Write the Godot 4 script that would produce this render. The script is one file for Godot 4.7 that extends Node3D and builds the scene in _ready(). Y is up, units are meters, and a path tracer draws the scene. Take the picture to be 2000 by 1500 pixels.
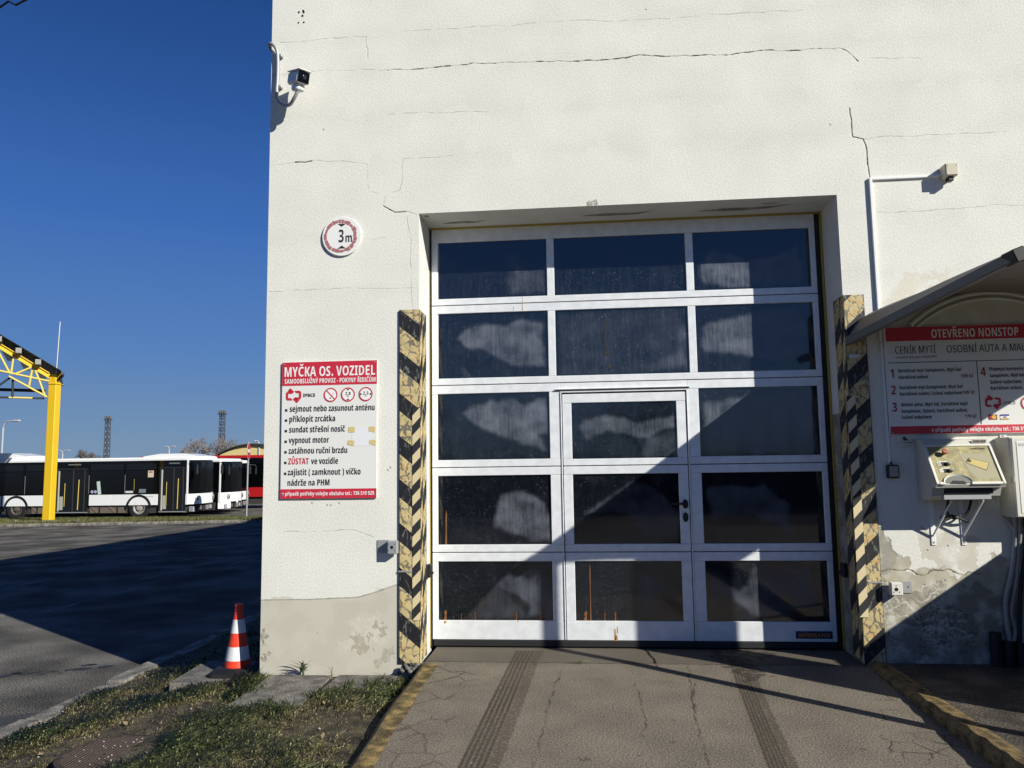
extends Node3D

const EXPO := 1.25
const DZ := -0.43          # plane of the sectional gate, behind the facade plane z = 0
var M := {}
var used := {}
var rng := RandomNumberGenerator.new()
var text_base := {}
var fonts := {}


func _ready():
	rng.seed = 7
	# camera, sky, sun, exposure
	var cam := Camera3D.new()
	cam.name = "camera"
	cam.fov = 53.13
	cam.near = 0.05
	cam.far = 3000.0
	cam.transform = Transform3D(Basis.from_euler(Vector3(deg_to_rad(5.974), deg_to_rad(5.338), deg_to_rad(-0.814)), EULER_ORDER_YXZ), Vector3(0, 1.483, 6.229))
	add_child(cam)
	cam.current = true
	var env := Environment.new()
	env.background_mode = Environment.BG_SKY
	var pano := PanoramaSkyMaterial.new()
	pano.panorama = sky_image()
	var sky := Sky.new()
	sky.sky_material = pano
	env.sky = sky
	env.tonemap_mode = Environment.TONE_MAPPER_LINEAR
	env.tonemap_exposure = EXPO
	env.sdfgi_enabled = true
	env.ssao_enabled = true
	env.ssil_enabled = true
	var we := WorldEnvironment.new()
	we.name = "world_environment"
	we.environment = env
	add_child(we)
	var sun := DirectionalLight3D.new()
	sun.name = "sun"
	sun.light_energy = 1.6
	sun.light_color = Color(1.0, 0.985, 0.94)
	sun.light_angular_distance = 0.5
	sun.shadow_enabled = true
	sun.basis = Basis.looking_at(-Vector3(0.598, 0.40, 0.43).normalized(), Vector3.UP)
	add_child(sun)
	materials()
	ground()
	hall()
	gate()
	booth()
	yard_structures()
	buses()
	far_things()
	wall_things()
	small_things()


# ---------------------------------------------------------------- sky
func sky_image() -> ImageTexture:
	var stops := [[-90.0, Vector3(0.10, 0.10, 0.09)], [-1.0, Vector3(0.16, 0.19, 0.22)], [0.0, Vector3(0.21, 0.31, 0.43)], [3.0, Vector3(0.165, 0.28, 0.46)], [8.0, Vector3(0.098, 0.225, 0.50)],
		[17.0, Vector3(0.048, 0.150, 0.455)], [25.0, Vector3(0.026, 0.096, 0.325)], [34.0, Vector3(0.0135, 0.056, 0.215)], [60.0, Vector3(0.0105, 0.044, 0.175)], [90.0, Vector3(0.0095, 0.04, 0.165)]]
	var im := Image.create(16, 1024, false, Image.FORMAT_RGBF)
	for y in 1024:
		var e := 90.0 - (y + 0.5) / 1024.0 * 180.0
		var c := Vector3.ZERO
		for i in stops.size() - 1:
			if e >= stops[i][0] and e <= stops[i + 1][0]:
				c = (stops[i][1] as Vector3).lerp(stops[i + 1][1], (e - stops[i][0]) / (stops[i + 1][0] - stops[i][0]))
		c /= EXPO
		for x in 16:
			im.set_pixel(x, y, Color(c.x, c.y, c.z))
	return ImageTexture.create_from_image(im)


# ---------------------------------------------------------------- naming
func numbered(called: String) -> String:
	var n: int = used.get(called, 0)
	used[called] = n + 1
	return called if n == 0 else "%s_%03d" % [called, n]


func thing(called: String, label: String, category: String, at := Vector3.ZERO, group := "") -> Node3D:
	var o := Node3D.new()
	o.name = numbered(called)
	add_child(o)
	o.position = at
	return tag(o, label, category, group)


func tag(o: Node3D, label: String, category: String, group := "") -> Node3D:
	o.set_meta("label", label)
	o.set_meta("category", category)
	if group:
		o.set_meta("group", group)
	return o


func obj(called: String, st: SurfaceTool, m: Material, parent: Node = null) -> MeshInstance3D:
	var o := MeshInstance3D.new()
	o.mesh = st.commit()
	o.material_override = m
	if parent == null:
		o.name = numbered(called)
		add_child(o)
	else:
		o.name = called
		parent.add_child(o, true)
	return o


func struct(called: String, st: SurfaceTool, m: Material, label := "") -> MeshInstance3D:
	var o := obj(called, st, m)
	o.set_meta("kind", "structure")
	if label:
		o.set_meta("label", label)
	return o


func inst(called: String, mesh: Mesh, m: Material, parent: Node, at := Transform3D()) -> MeshInstance3D:
	var o := MeshInstance3D.new()
	o.mesh = mesh
	o.material_override = m
	o.name = called
	o.transform = at
	parent.add_child(o, true)
	return o


# ---------------------------------------------------------------- geometry
func mb() -> SurfaceTool:
	var st := SurfaceTool.new()
	st.begin(Mesh.PRIMITIVE_TRIANGLES)
	return st


func tri(st: SurfaceTool, a: Vector3, b: Vector3, c: Vector3, n: Vector3, ua := Vector2.ZERO, ub := Vector2.ZERO, uc := Vector2.ZERO):
	if (b - a).cross(c - a).dot(n) > 0.0:
		var t := b
		b = c
		c = t
		var u := ub
		ub = uc
		uc = u
	st.set_normal(n); st.set_uv(ua); st.add_vertex(a)
	st.set_normal(n); st.set_uv(ub); st.add_vertex(b)
	st.set_normal(n); st.set_uv(uc); st.add_vertex(c)


func quad(st: SurfaceTool, a: Vector3, b: Vector3, c: Vector3, d: Vector3, n := Vector3.ZERO, uv := []):
	if n == Vector3.ZERO:
		n = (b - a).cross(d - a).normalized()
	var u: Array = uv if uv.size() == 4 else [Vector2(0, 1), Vector2(1, 1), Vector2(1, 0), Vector2(0, 0)]
	tri(st, a, b, c, n, u[0], u[1], u[2])
	tri(st, a, c, d, n, u[0], u[2], u[3])


# a box with chamfered edges (ch = 0: plain)
func box(st: SurfaceTool, lo: Vector3, hi: Vector3, ch := 0.0, t := Transform3D()):
	var c := (lo + hi) * 0.5
	var h := (hi - lo).abs() * 0.5
	ch = minf(ch, minf(h.x, minf(h.y, h.z)) * 0.9)
	var ax := [Vector3(1, 0, 0), Vector3(0, 1, 0), Vector3(0, 0, 1)]
	for k in 3:
		var u: Vector3 = ax[(k + 1) % 3]
		var v: Vector3 = ax[(k + 2) % 3]
		for s in [-1.0, 1.0]:
			var n: Vector3 = ax[k] * s
			var o: Vector3 = c + n * h[k]
			var du: Vector3 = u * (h[(k + 1) % 3] - ch)
			var dv: Vector3 = v * (h[(k + 2) % 3] - ch)
			quad(st, t * (o - du - dv), t * (o + du - dv), t * (o + du + dv), t * (o - du + dv), (t.basis * n).normalized())
	if ch <= 0.0:
		return
	for k in 3:
		var i := (k + 1) % 3
		var j := (k + 2) % 3
		for si in [-1.0, 1.0]:
			for sj in [-1.0, 1.0]:
				var n: Vector3 = (ax[i] * si + ax[j] * sj).normalized()
				var a: Vector3 = c + ax[i] * si * h[i] + ax[j] * sj * (h[j] - ch)
				var b: Vector3 = c + ax[i] * si * (h[i] - ch) + ax[j] * sj * h[j]
				var l: Vector3 = ax[k] * (h[k] - ch)
				quad(st, t * (a - l), t * (a + l), t * (b + l), t * (b - l), (t.basis * n).normalized())
	for sx in [-1.0, 1.0]:
		for sy in [-1.0, 1.0]:
			for sz in [-1.0, 1.0]:
				var s := Vector3(sx, sy, sz)
				var p := c + h * s
				tri(st, t * (p - Vector3(0, ch * sy, ch * sz)), t * (p - Vector3(ch * sx, 0, ch * sz)), t * (p - Vector3(ch * sx, ch * sy, 0)), (t.basis * s).normalized())


func bx(lo: Vector3, hi: Vector3, ch := 0.0, t := Transform3D()) -> SurfaceTool:
	var st := mb()
	box(st, lo, hi, ch, t)
	return st


# a round bar through points
func tube(st: SurfaceTool, pts: Array, r, sides := 8, caps := true):
	var n := pts.size()
	var rings := []
	var side := Vector3.ZERO
	for i in n:
		var d: Vector3 = ((pts[mini(i + 1, n - 1)] as Vector3) - (pts[maxi(i - 1, 0)] as Vector3)).normalized()
		if side == Vector3.ZERO:
			side = d.cross(Vector3.UP if absf(d.y) < 0.9 else Vector3.RIGHT).normalized()
		side = (side - d * side.dot(d)).normalized()
		var up := d.cross(side)
		var ring := []
		var rr: float = r[i] if r is Array else r
		for k in sides:
			var a := TAU * k / sides
			ring.append([pts[i] + (side * cos(a) + up * sin(a)) * rr, side * cos(a) + up * sin(a)])
		rings.append(ring)
	for i in n - 1:
		for k in sides:
			var p = rings[i][k]
			var q = rings[i][(k + 1) % sides]
			var u = rings[i + 1][(k + 1) % sides]
			var v = rings[i + 1][k]
			st_tri(st, p, q, u)
			st_tri(st, p, u, v)
	if caps:
		for e in [0, n - 1]:
			var d: Vector3 = ((pts[0] - pts[1]) if e == 0 else (pts[n - 1] - pts[n - 2])).normalized()
			for k in range(1, sides - 1):
				tri(st, rings[e][0][0], rings[e][k][0], rings[e][k + 1][0], d)


func st_tri(st: SurfaceTool, a, b, c):
	var n: Vector3 = a[1] + b[1] + c[1]
	if ((b[0] - a[0]) as Vector3).cross(c[0] - a[0]).dot(n) > 0.0:
		var t = b
		b = c
		c = t
	for p in [a, b, c]:
		st.set_normal(p[1]); st.set_uv(Vector2.ZERO); st.add_vertex(p[0])


func rod(a: Vector3, b: Vector3, r: float, sides := 8) -> SurfaceTool:
	var st := mb()
	tube(st, [a, b], r, sides)
	return st


# a turned shape: profile of [radius, height] about +y of t
func lathe(st: SurfaceTool, prof: Array, sides := 24, t := Transform3D()):
	for i in prof.size() - 1:
		var r0: float = prof[i][0]
		var r1: float = prof[i + 1][0]
		var y0: float = prof[i][1]
		var y1: float = prof[i + 1][1]
		var sl := Vector2(y1 - y0, r0 - r1).normalized()
		for k in sides:
			var a := TAU * k / sides
			var b := TAU * (k + 1) / sides
			var na := Vector3(cos(a) * sl.x, sl.y, sin(a) * sl.x)
			var nb := Vector3(cos(b) * sl.x, sl.y, sin(b) * sl.x)
			var p := [t * Vector3(cos(a) * r0, y0, sin(a) * r0), t.basis * na]
			var q := [t * Vector3(cos(b) * r0, y0, sin(b) * r0), t.basis * nb]
			var u := [t * Vector3(cos(b) * r1, y1, sin(b) * r1), t.basis * nb]
			var v := [t * Vector3(cos(a) * r1, y1, sin(a) * r1), t.basis * na]
			if r0 > 1e-5:
				st_tri(st, p, q, u)
			if r1 > 1e-5:
				st_tri(st, p, u, v)


# a polygon in the xy plane of t, from z = 0 to z = depth
func prism(st: SurfaceTool, poly: PackedVector2Array, depth: float, t := Transform3D(), front_only := false):
	var idx := Geometry2D.triangulate_polygon(poly)
	var zn := t.basis.z.normalized()
	for i in range(0, idx.size(), 3):
		var a := poly[idx[i]]
		var b := poly[idx[i + 1]]
		var c := poly[idx[i + 2]]
		tri(st, t * Vector3(a.x, a.y, depth), t * Vector3(b.x, b.y, depth), t * Vector3(c.x, c.y, depth), zn * signf(depth if depth != 0.0 else 1.0))
		if not front_only:
			tri(st, t * Vector3(a.x, a.y, 0), t * Vector3(b.x, b.y, 0), t * Vector3(c.x, c.y, 0), -zn * signf(depth))
	if front_only:
		return
	var cw := Geometry2D.is_polygon_clockwise(poly)
	for i in poly.size():
		var a := poly[i]
		var b := poly[(i + 1) % poly.size()]
		var d := (b - a).normalized()
		var n := Vector3(d.y, -d.x, 0) * (-1.0 if cw else 1.0)
		quad(st, t * Vector3(a.x, a.y, 0), t * Vector3(b.x, b.y, 0), t * Vector3(b.x, b.y, depth), t * Vector3(a.x, a.y, depth), (t.basis * n).normalized())


func pv(a: Array) -> PackedVector2Array:
	var p := PackedVector2Array()
	for i in range(0, a.size(), 2):
		p.append(Vector2(a[i], a[i + 1]))
	return p


func ring_poly(cx: float, cy: float, r0: float, r1: float, a0: float, a1: float, n: int) -> PackedVector2Array:
	var p := PackedVector2Array()
	for i in n + 1:
		var a := lerpf(a0, a1, float(i) / n)
		p.append(Vector2(cx + cos(a) * r1, cy + sin(a) * r1))
	for i in n + 1:
		var a := lerpf(a1, a0, float(i) / n)
		p.append(Vector2(cx + cos(a) * r0, cy + sin(a) * r0))
	return p


func disc_poly(cx: float, cy: float, r: float, n := 32, ry := -1.0) -> PackedVector2Array:
	var p := PackedVector2Array()
	for i in n:
		var a := TAU * i / n
		p.append(Vector2(cx + cos(a) * r, cy + sin(a) * (r if ry < 0.0 else ry)))
	return p


# a flat coloured figure of a print, lying dz in front of z
func decal(called: String, poly: PackedVector2Array, z: float, m: Material, parent: Node, t := Transform3D()) -> MeshInstance3D:
	var st := mb()
	prism(st, poly, 0.0, t * Transform3D(Basis(), Vector3(0, 0, z)), true)
	return obj(called, st, m, parent)


func rect(x0: float, y0: float, x1: float, y1: float) -> PackedVector2Array:
	return pv([x0, y0, x1, y0, x1, y1, x0, y1])


# one line of print, fitted between x0 and x1 on a base line, with capitals of height cap
func lettering(parent: Node, s: String, x0: float, x1: float, base: float, cap: float, z: float, m: Material, bold := true, t := Transform3D(), face := "Droid Sans") -> MeshInstance3D:
	var key := face + str(bold)
	if not fonts.has(key):
		var f := SystemFont.new()
		f.font_names = PackedStringArray([face])
		f.font_weight = 700 if bold else 400
		fonts[key] = f
		var h := one_text("H", f).get_aabb()
		text_base[key] = [h.position.y, h.size.y]
	var tm := one_text(s, fonts[key])
	var b := tm.get_aabb()
	var sx := (x1 - x0) / maxf(b.size.x, 1e-5)
	var sy: float = cap / text_base[key][1]
	var o := MeshInstance3D.new()
	o.name = "lettering"
	o.mesh = tm
	o.material_override = m
	o.transform = t * Transform3D(Basis.from_scale(Vector3(sx, sy, 1)), Vector3(x0 - b.position.x * sx, base - text_base[key][0] * sy, z))
	parent.add_child(o, true)
	return o


func one_text(s: String, f: Font) -> TextMesh:
	var tm := TextMesh.new()
	tm.text = s
	tm.font = f
	tm.font_size = 64
	tm.pixel_size = 0.01
	tm.depth = 0.0
	tm.curve_step = 2.0
	tm.horizontal_alignment = HORIZONTAL_ALIGNMENT_LEFT
	return tm


# ---------------------------------------------------------------- painting textures
class Canvas:
	var w: int
	var h: int
	var x0: float
	var y1: float
	var s: float
	var d := PackedByteArray()
	var n := FastNoiseLite.new()

	func _init(ax: float, ay: float, bx_: float, by: float, ppm: float, col: Vector3, lo: float, lo_amp: float, hi_amp: float, sd: int):
		x0 = ax
		y1 = by
		s = ppm
		w = int((bx_ - ax) * ppm)
		h = int((by - ay) * ppm)
		var a := FastNoiseLite.new()
		a.seed = sd
		a.frequency = 1.0 / (lo * ppm)
		a.fractal_octaves = 5
		var ia := a.get_image(w, h).get_data()
		var b := FastNoiseLite.new()
		b.seed = sd + 5
		b.frequency = 0.24
		b.fractal_octaves = 2
		var ib := b.get_image(w, h).get_data()
		n.seed = sd + 9
		d.resize(w * h * 3)
		var j := 0
		for i in w * h:
			var k := 1.0 + (ia[i] - 128.0) / 128.0 * lo_amp + (ib[i] - 128.0) / 128.0 * hi_amp
			d[j] = clampi(int(col.x * k), 0, 255)
			d[j + 1] = clampi(int(col.y * k), 0, 255)
			d[j + 2] = clampi(int(col.z * k), 0, 255)
			j += 3

	func dot(px: int, py: int, c: Vector3, a: float):
		if px < 0 or py < 0 or px >= w or py >= h:
			return
		var j := (py * w + px) * 3
		d[j] = int(lerpf(d[j], c.x, a))
		d[j + 1] = int(lerpf(d[j + 1], c.y, a))
		d[j + 2] = int(lerpf(d[j + 2], c.z, a))

	func dab(p: Vector2, r: float, c: Vector3, a: float):
		var q := Vector2((p.x - x0) * s, (y1 - p.y) * s)
		var rr := maxf(r * s, 0.5)
		for y in range(int(q.y - rr - 1), int(q.y + rr + 2)):
			for x in range(int(q.x - rr - 1), int(q.x + rr + 2)):
				var k := clampf(rr + 0.5 - Vector2(x + 0.5, y + 0.5).distance_to(q), 0.0, 1.0)
				if k > 0.0:
					dot(x, y, c, a * k)

	# a line whose strength and course waver
	func stroke(pts: Array, r: float, c: Vector3, a: float, waver := 0.0, broken := 0.0):
		for i in pts.size() - 1:
			var p: Vector2 = pts[i]
			var q: Vector2 = pts[i + 1]
			var steps := int(p.distance_to(q) * s / maxf(r * s, 0.7)) + 1
			for k in steps:
				var v := p.lerp(q, float(k) / steps)
				var g := n.get_noise_2d(v.x * 900.0, v.y * 900.0)
				var o := Vector2(n.get_noise_2d(v.x * 400.0, v.y * 400.0 + 77.0), n.get_noise_2d(v.x * 400.0 + 300.0, v.y * 400.0)) * waver
				var st := clampf(1.0 - broken * (0.5 + g * 1.6), 0.0, 1.0)
				if st > 0.02:
					dab(v + o, r * (0.75 + 0.8 * absf(g)), c, a * st)

	# a patch with a ragged edge; hard < 1 makes it patchy inside
	func blob(poly: PackedVector2Array, c: Vector3, a: float, rag: float, freq := 12.0, patchy := 0.0):
		var lo := poly[0]
		var hi := poly[0]
		for p in poly:
			lo = lo.min(p)
			hi = hi.max(p)
		for y in range(maxi(0, int((y1 - hi.y - rag) * s)), mini(h, int((y1 - lo.y + rag) * s) + 1)):
			for x in range(maxi(0, int((lo.x - rag - x0) * s)), mini(w, int((hi.x + rag - x0) * s) + 1)):
				var v := Vector2(x0 + (x + 0.5) / s, y1 - (y + 0.5) / s)
				var g1 := n.get_noise_2d(v.x * freq * 80.0, v.y * freq * 80.0)
				var g2 := n.get_noise_2d(v.x * freq * 80.0 + 500.0, v.y * freq * 80.0)
				if Geometry2D.is_point_in_polygon(v + Vector2(g1, g2) * rag * 2.0, poly):
					var k := a
					if patchy > 0.0:
						k *= clampf(0.5 + n.get_noise_2d(v.x * freq * 120.0 + 90.0, v.y * freq * 120.0) * 2.5 * patchy + (1.0 - patchy) * 0.5, 0.0, 1.0)
					dot(x, y, c, k)

	# a net of fine cracks, cells cell metres wide, fading out at the patch's edge
	func crackle(poly: PackedVector2Array, cell: float, c: Vector3, a: float, sd: int):
		var f := FastNoiseLite.new()
		f.noise_type = FastNoiseLite.TYPE_CELLULAR
		f.cellular_return_type = FastNoiseLite.RETURN_DISTANCE2_SUB
		f.fractal_type = FastNoiseLite.FRACTAL_NONE
		f.frequency = 1.0 / cell
		f.seed = sd
		f.domain_warp_enabled = true
		f.domain_warp_amplitude = cell * 0.3
		f.domain_warp_frequency = 1.5 / cell
		var lo := poly[0]
		var hi := poly[0]
		for p in poly:
			lo = lo.min(p)
			hi = hi.max(p)
		for y in range(maxi(0, int((y1 - hi.y) * s)), mini(h, int((y1 - lo.y) * s) + 1)):
			for x in range(maxi(0, int((lo.x - x0) * s)), mini(w, int((hi.x - x0) * s) + 1)):
				var v := Vector2(x0 + (x + 0.5) / s, y1 - (y + 0.5) / s)
				var d2 := f.get_noise_2d(v.x, v.y)
				if d2 < -0.93:
					var m := clampf(0.55 + n.get_noise_2d(v.x * 180.0, v.y * 180.0) * 2.2, 0.0, 1.0)
					var q := v + Vector2(n.get_noise_2d(v.x * 60.0, v.y * 60.0), n.get_noise_2d(v.x * 60.0 + 40.0, v.y * 60.0)) * 0.2
					if m > 0.0 and Geometry2D.is_point_in_polygon(q, poly):
						dot(x, y, c, a * m * clampf((-0.93 - d2) / 0.025, 0.0, 1.0))

	func image() -> Image:
		return Image.create_from_data(w, h, false, Image.FORMAT_RGB8, d)

	func tex() -> ImageTexture:
		return ImageTexture.create_from_image(image())

	# darker is deeper: a height map made of the picture itself
	func relief() -> ImageTexture:
		var im := image()
		im.convert(Image.FORMAT_L8)
		return ImageTexture.create_from_image(im)


func v2(a: Array) -> Array:
	var r := []
	for i in range(0, a.size(), 2):
		r.append(Vector2(a[i], a[i + 1]))
	return r


# ---------------------------------------------------------------- materials
func lin(r: float, g: float, b: float) -> Color:
	return Color(r, g, b).linear_to_srgb()


func flat(r: float, g: float, b: float, rough := 0.7, metal := 0.0) -> StandardMaterial3D:
	var m := StandardMaterial3D.new()
	m.albedo_color = lin(r, g, b)
	m.roughness = rough
	m.metallic = metal
	return m


func noise_tex(freq: float, lo: Color, hi: Color, oct := 4, size := 512, sd := 1, type := FastNoiseLite.TYPE_SIMPLEX_SMOOTH, a := 0.2, b := 0.8) -> NoiseTexture2D:
	var n := FastNoiseLite.new()
	n.noise_type = type
	n.frequency = freq
	n.fractal_octaves = oct
	n.seed = sd
	var t := NoiseTexture2D.new()
	t.width = size
	t.height = size
	t.seamless = true
	t.noise = n
	var g := Gradient.new()
	g.offsets = PackedFloat32Array([a, b])
	g.colors = PackedColorArray([lo, hi])
	t.color_ramp = g
	return t


# a rough mineral surface: grain of tile metres and larger blotches of spread metres, both on world axes
func mineral(r: float, g: float, b: float, tile: float, vary: float, spread: float, blotch: float, relief: float, rough := 0.9, sd := 1) -> StandardMaterial3D:
	var m := flat(r, g, b, rough)
	m.albedo_texture = noise_tex(0.06, Color(1.0 - vary, 1.0 - vary, 1.0 - vary), Color.WHITE, 5, 512, sd)
	m.albedo_color = lin(r / (1.0 - vary * 0.8), g / (1.0 - vary * 0.8), b / (1.0 - vary * 0.8))
	m.uv1_triplanar = true
	m.uv1_world_triplanar = true
	m.uv1_scale = Vector3.ONE / tile
	if relief > 0.0:
		m.heightmap_enabled = true
		m.heightmap_scale = relief
		m.heightmap_texture = M.grain
	if blotch > 0.0:
		m.detail_enabled = true
		m.detail_blend_mode = BaseMaterial3D.BLEND_MODE_MUL
		m.detail_albedo = noise_tex(0.012, Color(1.0 - blotch, 1.0 - blotch, 1.0 - blotch), Color.WHITE, 5, 512, sd + 3)
		m.detail_uv_layer = BaseMaterial3D.DETAIL_UV_2
		m.uv2_triplanar = true
		m.uv2_world_triplanar = true
		m.uv2_scale = Vector3.ONE / spread
	return m


func materials():
	M.grain = noise_tex(0.09, Color.BLACK, Color.WHITE, 3, 512, 31)
	M.asphalt = mineral(0.19, 0.18, 0.163, 0.5, 0.75, 9.0, 0.38, 0.6, 0.92, 3)
	M.asphalt.metallic_specular = 0.25
	M.asphalt_patch = mineral(0.085, 0.085, 0.085, 0.8, 0.5, 3.0, 0.3, 0.4, 0.85, 5)
	M.platform = mineral(0.12, 0.098, 0.075, 0.8, 0.45, 2.2, 0.4, 0.35, 0.88, 9)
	M.concrete = mineral(0.135, 0.128, 0.114, 0.9, 0.3, 2.5, 0.3, 0.25, 0.88, 11)
	M.kerb = mineral(0.30, 0.28, 0.24, 0.6, 0.4, 1.3, 0.4, 0.3, 0.9, 13)
	M.slab = mineral(0.22, 0.205, 0.18, 0.7, 0.35, 1.1, 0.3, 0.25, 0.9, 15)
	M.soil = mineral(0.15, 0.125, 0.07, 0.5, 0.6, 1.6, 0.5, 1.5, 0.95, 17)
	M.plaster = mineral(0.69, 0.69, 0.665, 0.7, 0.04, 2.5, 0.03, 0.12, 0.85, 19)
	M.old_plaster = mineral(0.40, 0.38, 0.335, 0.7, 0.25, 1.5, 0.25, 0.2, 0.88, 20)
	M.yellow_edge = mineral(0.40, 0.28, 0.10, 0.35, 0.45, 0.9, 0.55, 0.3, 0.85, 21)
	M.kerb_edge = mineral(0.36, 0.25, 0.10, 0.3, 0.5, 0.6, 0.45, 0.5, 0.9, 22)
	M.rubber = flat(0.012, 0.012, 0.013, 0.65)
	M.black = flat(0.008, 0.008, 0.009, 0.45)
	M.dark = flat(0.018, 0.018, 0.02, 0.6)
	M.interior = flat(0.04, 0.04, 0.042, 0.9)
	M.white = flat(0.78, 0.78, 0.76, 0.4)
	M.off_white = flat(0.66, 0.65, 0.58, 0.45)
	M.print_black = flat(0.02, 0.02, 0.022, 0.6)
	M.print_red = flat(0.52, 0.022, 0.045, 0.5)
	M.print_white = flat(0.8, 0.79, 0.77, 0.5)
	M.sign_face = flat(0.72, 0.72, 0.69, 0.35)
	M.alu = flat(0.80, 0.82, 0.83, 0.45, 0.15)
	M.alu.albedo_texture = noise_tex(0.02, Color(0.95, 0.95, 0.955), Color.WHITE, 5, 512, 41)
	M.alu.uv1_triplanar = true
	M.alu.uv1_world_triplanar = true
	M.alu.uv1_scale = Vector3(0.9, 0.9, 0.9)
	M.steel = flat(0.42, 0.43, 0.44, 0.45, 0.4)
	M.galv = flat(0.36, 0.37, 0.38, 0.5, 0.35)
	M.plastic_cream = flat(0.52, 0.48, 0.36, 0.5)
	M.plastic_grey = flat(0.50, 0.49, 0.44, 0.5)
	M.rust = flat(0.20, 0.075, 0.02, 0.85)
	M.glass = pane_glass(Color(0.004, 0.006, 0.01), 0.86, 0.05)
	M.bus_glass = flat(0.0016, 0.0022, 0.003, 0.06)
	M.bus_glass.metallic_specular = 0.4


func pane_glass(c: Color, alpha: float, rough: float) -> StandardMaterial3D:
	var m := flat(c.r, c.g, c.b, rough)
	m.albedo_color.a = alpha
	m.transparency = BaseMaterial3D.TRANSPARENCY_ALPHA
	m.metallic_specular = 0.7
	m.clearcoat_enabled = true
	m.clearcoat = 0.36
	m.clearcoat_roughness = 0.04
	return m


# height of the yard: level by the wash hall, falling gently towards the parked buses
func gy(z: float) -> float:
	if z > -8.0:
		return -0.45
	if z > -22.0:
		return lerpf(-0.45, -0.60, (-8.0 - z) / 14.0)
	if z > -46.0:
		return -0.60 + (z + 22.0) * 0.0193
	return -1.063


# height of the grass verge left of the ramp
func vy(x: float, z: float) -> float:
	var y := lerpf(-0.415, -0.235, clampf((x + 4.15) / 1.35, 0.0, 1.0))
	y = lerpf(y, -0.185, clampf((x + 2.8) / 1.3, 0.0, 1.0))
	return y + 0.018 * sin(x * 5.1 + z * 2.3) * sin(z * 3.7 - x) - 0.012 * maxf(0.0, z - 1.0)


func ramp_y(z: float) -> float:
	return -0.06 - 0.04 * maxf(z, 0.0)


func kerb_x(z: float) -> float:
	return -4.27 - 0.01 * sin(z * 0.7)


func ground():
	# one sheet to the horizon
	var st := mb()
	var zs := [70.0, 20.0, 4.0, -8.0, -15.0, -22.0, -34.0, -46.0, -300.0, -1500.0]
	for i in zs.size() - 1:
		var a: float = zs[i]
		var b: float = zs[i + 1]
		quad(st, Vector3(-1200, gy(a), a), Vector3(1200, gy(a), a), Vector3(1200, gy(b), b), Vector3(-1200, gy(b), b), Vector3(0, 1, 0))
	struct("asphalt_yard", st, M.asphalt, "wide grey asphalt yard between the wash hall and the parked buses")
	# a newer, darker strip of asphalt by the near kerb
	st = mb()
	quad(st, Vector3(-6.6, -0.446, 1.3), Vector3(-4.32, -0.446, 0.15), Vector3(-4.32, -0.446, 6.0), Vector3(-8.0, -0.446, 6.0), Vector3.UP)
	struct("asphalt_patch", st, M.asphalt_patch, "darker repaired strip of asphalt beside the near kerb")
	# drips and damp streaks that wheels carried over the yard
	st = mb()
	for i in 46:
		var t := i / 45.0
		var p := Vector3(lerpf(-4.75, -7.2, t) + rng.randf_range(-0.13, 0.13), -0.444, lerpf(-1.25, 0.15, t) + rng.randf_range(-0.1, 0.1))
		var r := rng.randf_range(0.015, 0.06) * (0.7 + t)
		prism(st, disc_poly(0, 0, r * 1.9, 9, r * 0.7), 0.0, Transform3D(Basis(Vector3.UP, 0.5) * Basis(Vector3.RIGHT, -PI / 2), p), true)
	var wet := flat(0.035, 0.034, 0.033, 0.5)
	var dr := struct("wet_drips", st, wet, "trail of dark wet drips across the sunlit asphalt")
	dr.set_meta("kind", "stuff")
	# worn pale wheel lines in the yard, running along the wash hall
	st = mb()
	rng.seed = 31
	for k in 4:
		for i in 150:
			var t := i / 150.0
			var z := lerpf(-3.6, -17.0, t)
			var x := lerpf(-7.5, -6.9, t) - 0.42 * k * (1.0 + 0.3 * sin(t * 3.0)) - (1.3 if k > 1 else 0.0)
			var g := sin(i * 0.31 + k * 2.0) * 0.5 + sin(i * 0.11 + 2.0 * k) * 0.5 + rng.randf_range(-0.3, 0.3)
			if g < 0.05:
				continue
			var w := 0.012 + 0.05 * maxf(0.0, g) * rng.randf()
			var y := gy(z) + 0.0035
			quad(st, Vector3(x, y, z), Vector3(x + w, y, z), Vector3(x + w, gy(z - 0.09) + 0.0035, z - 0.088), Vector3(x, gy(z - 0.09) + 0.0035, z - 0.088), Vector3.UP)
	struct("worn_wheel_lines", st, flat(0.30, 0.31, 0.31, 0.8), "thin pale worn lines along the shaded asphalt").set_meta("kind", "stuff")
	ramp()
	platform()
	near_verge()
	far_verge()


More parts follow.
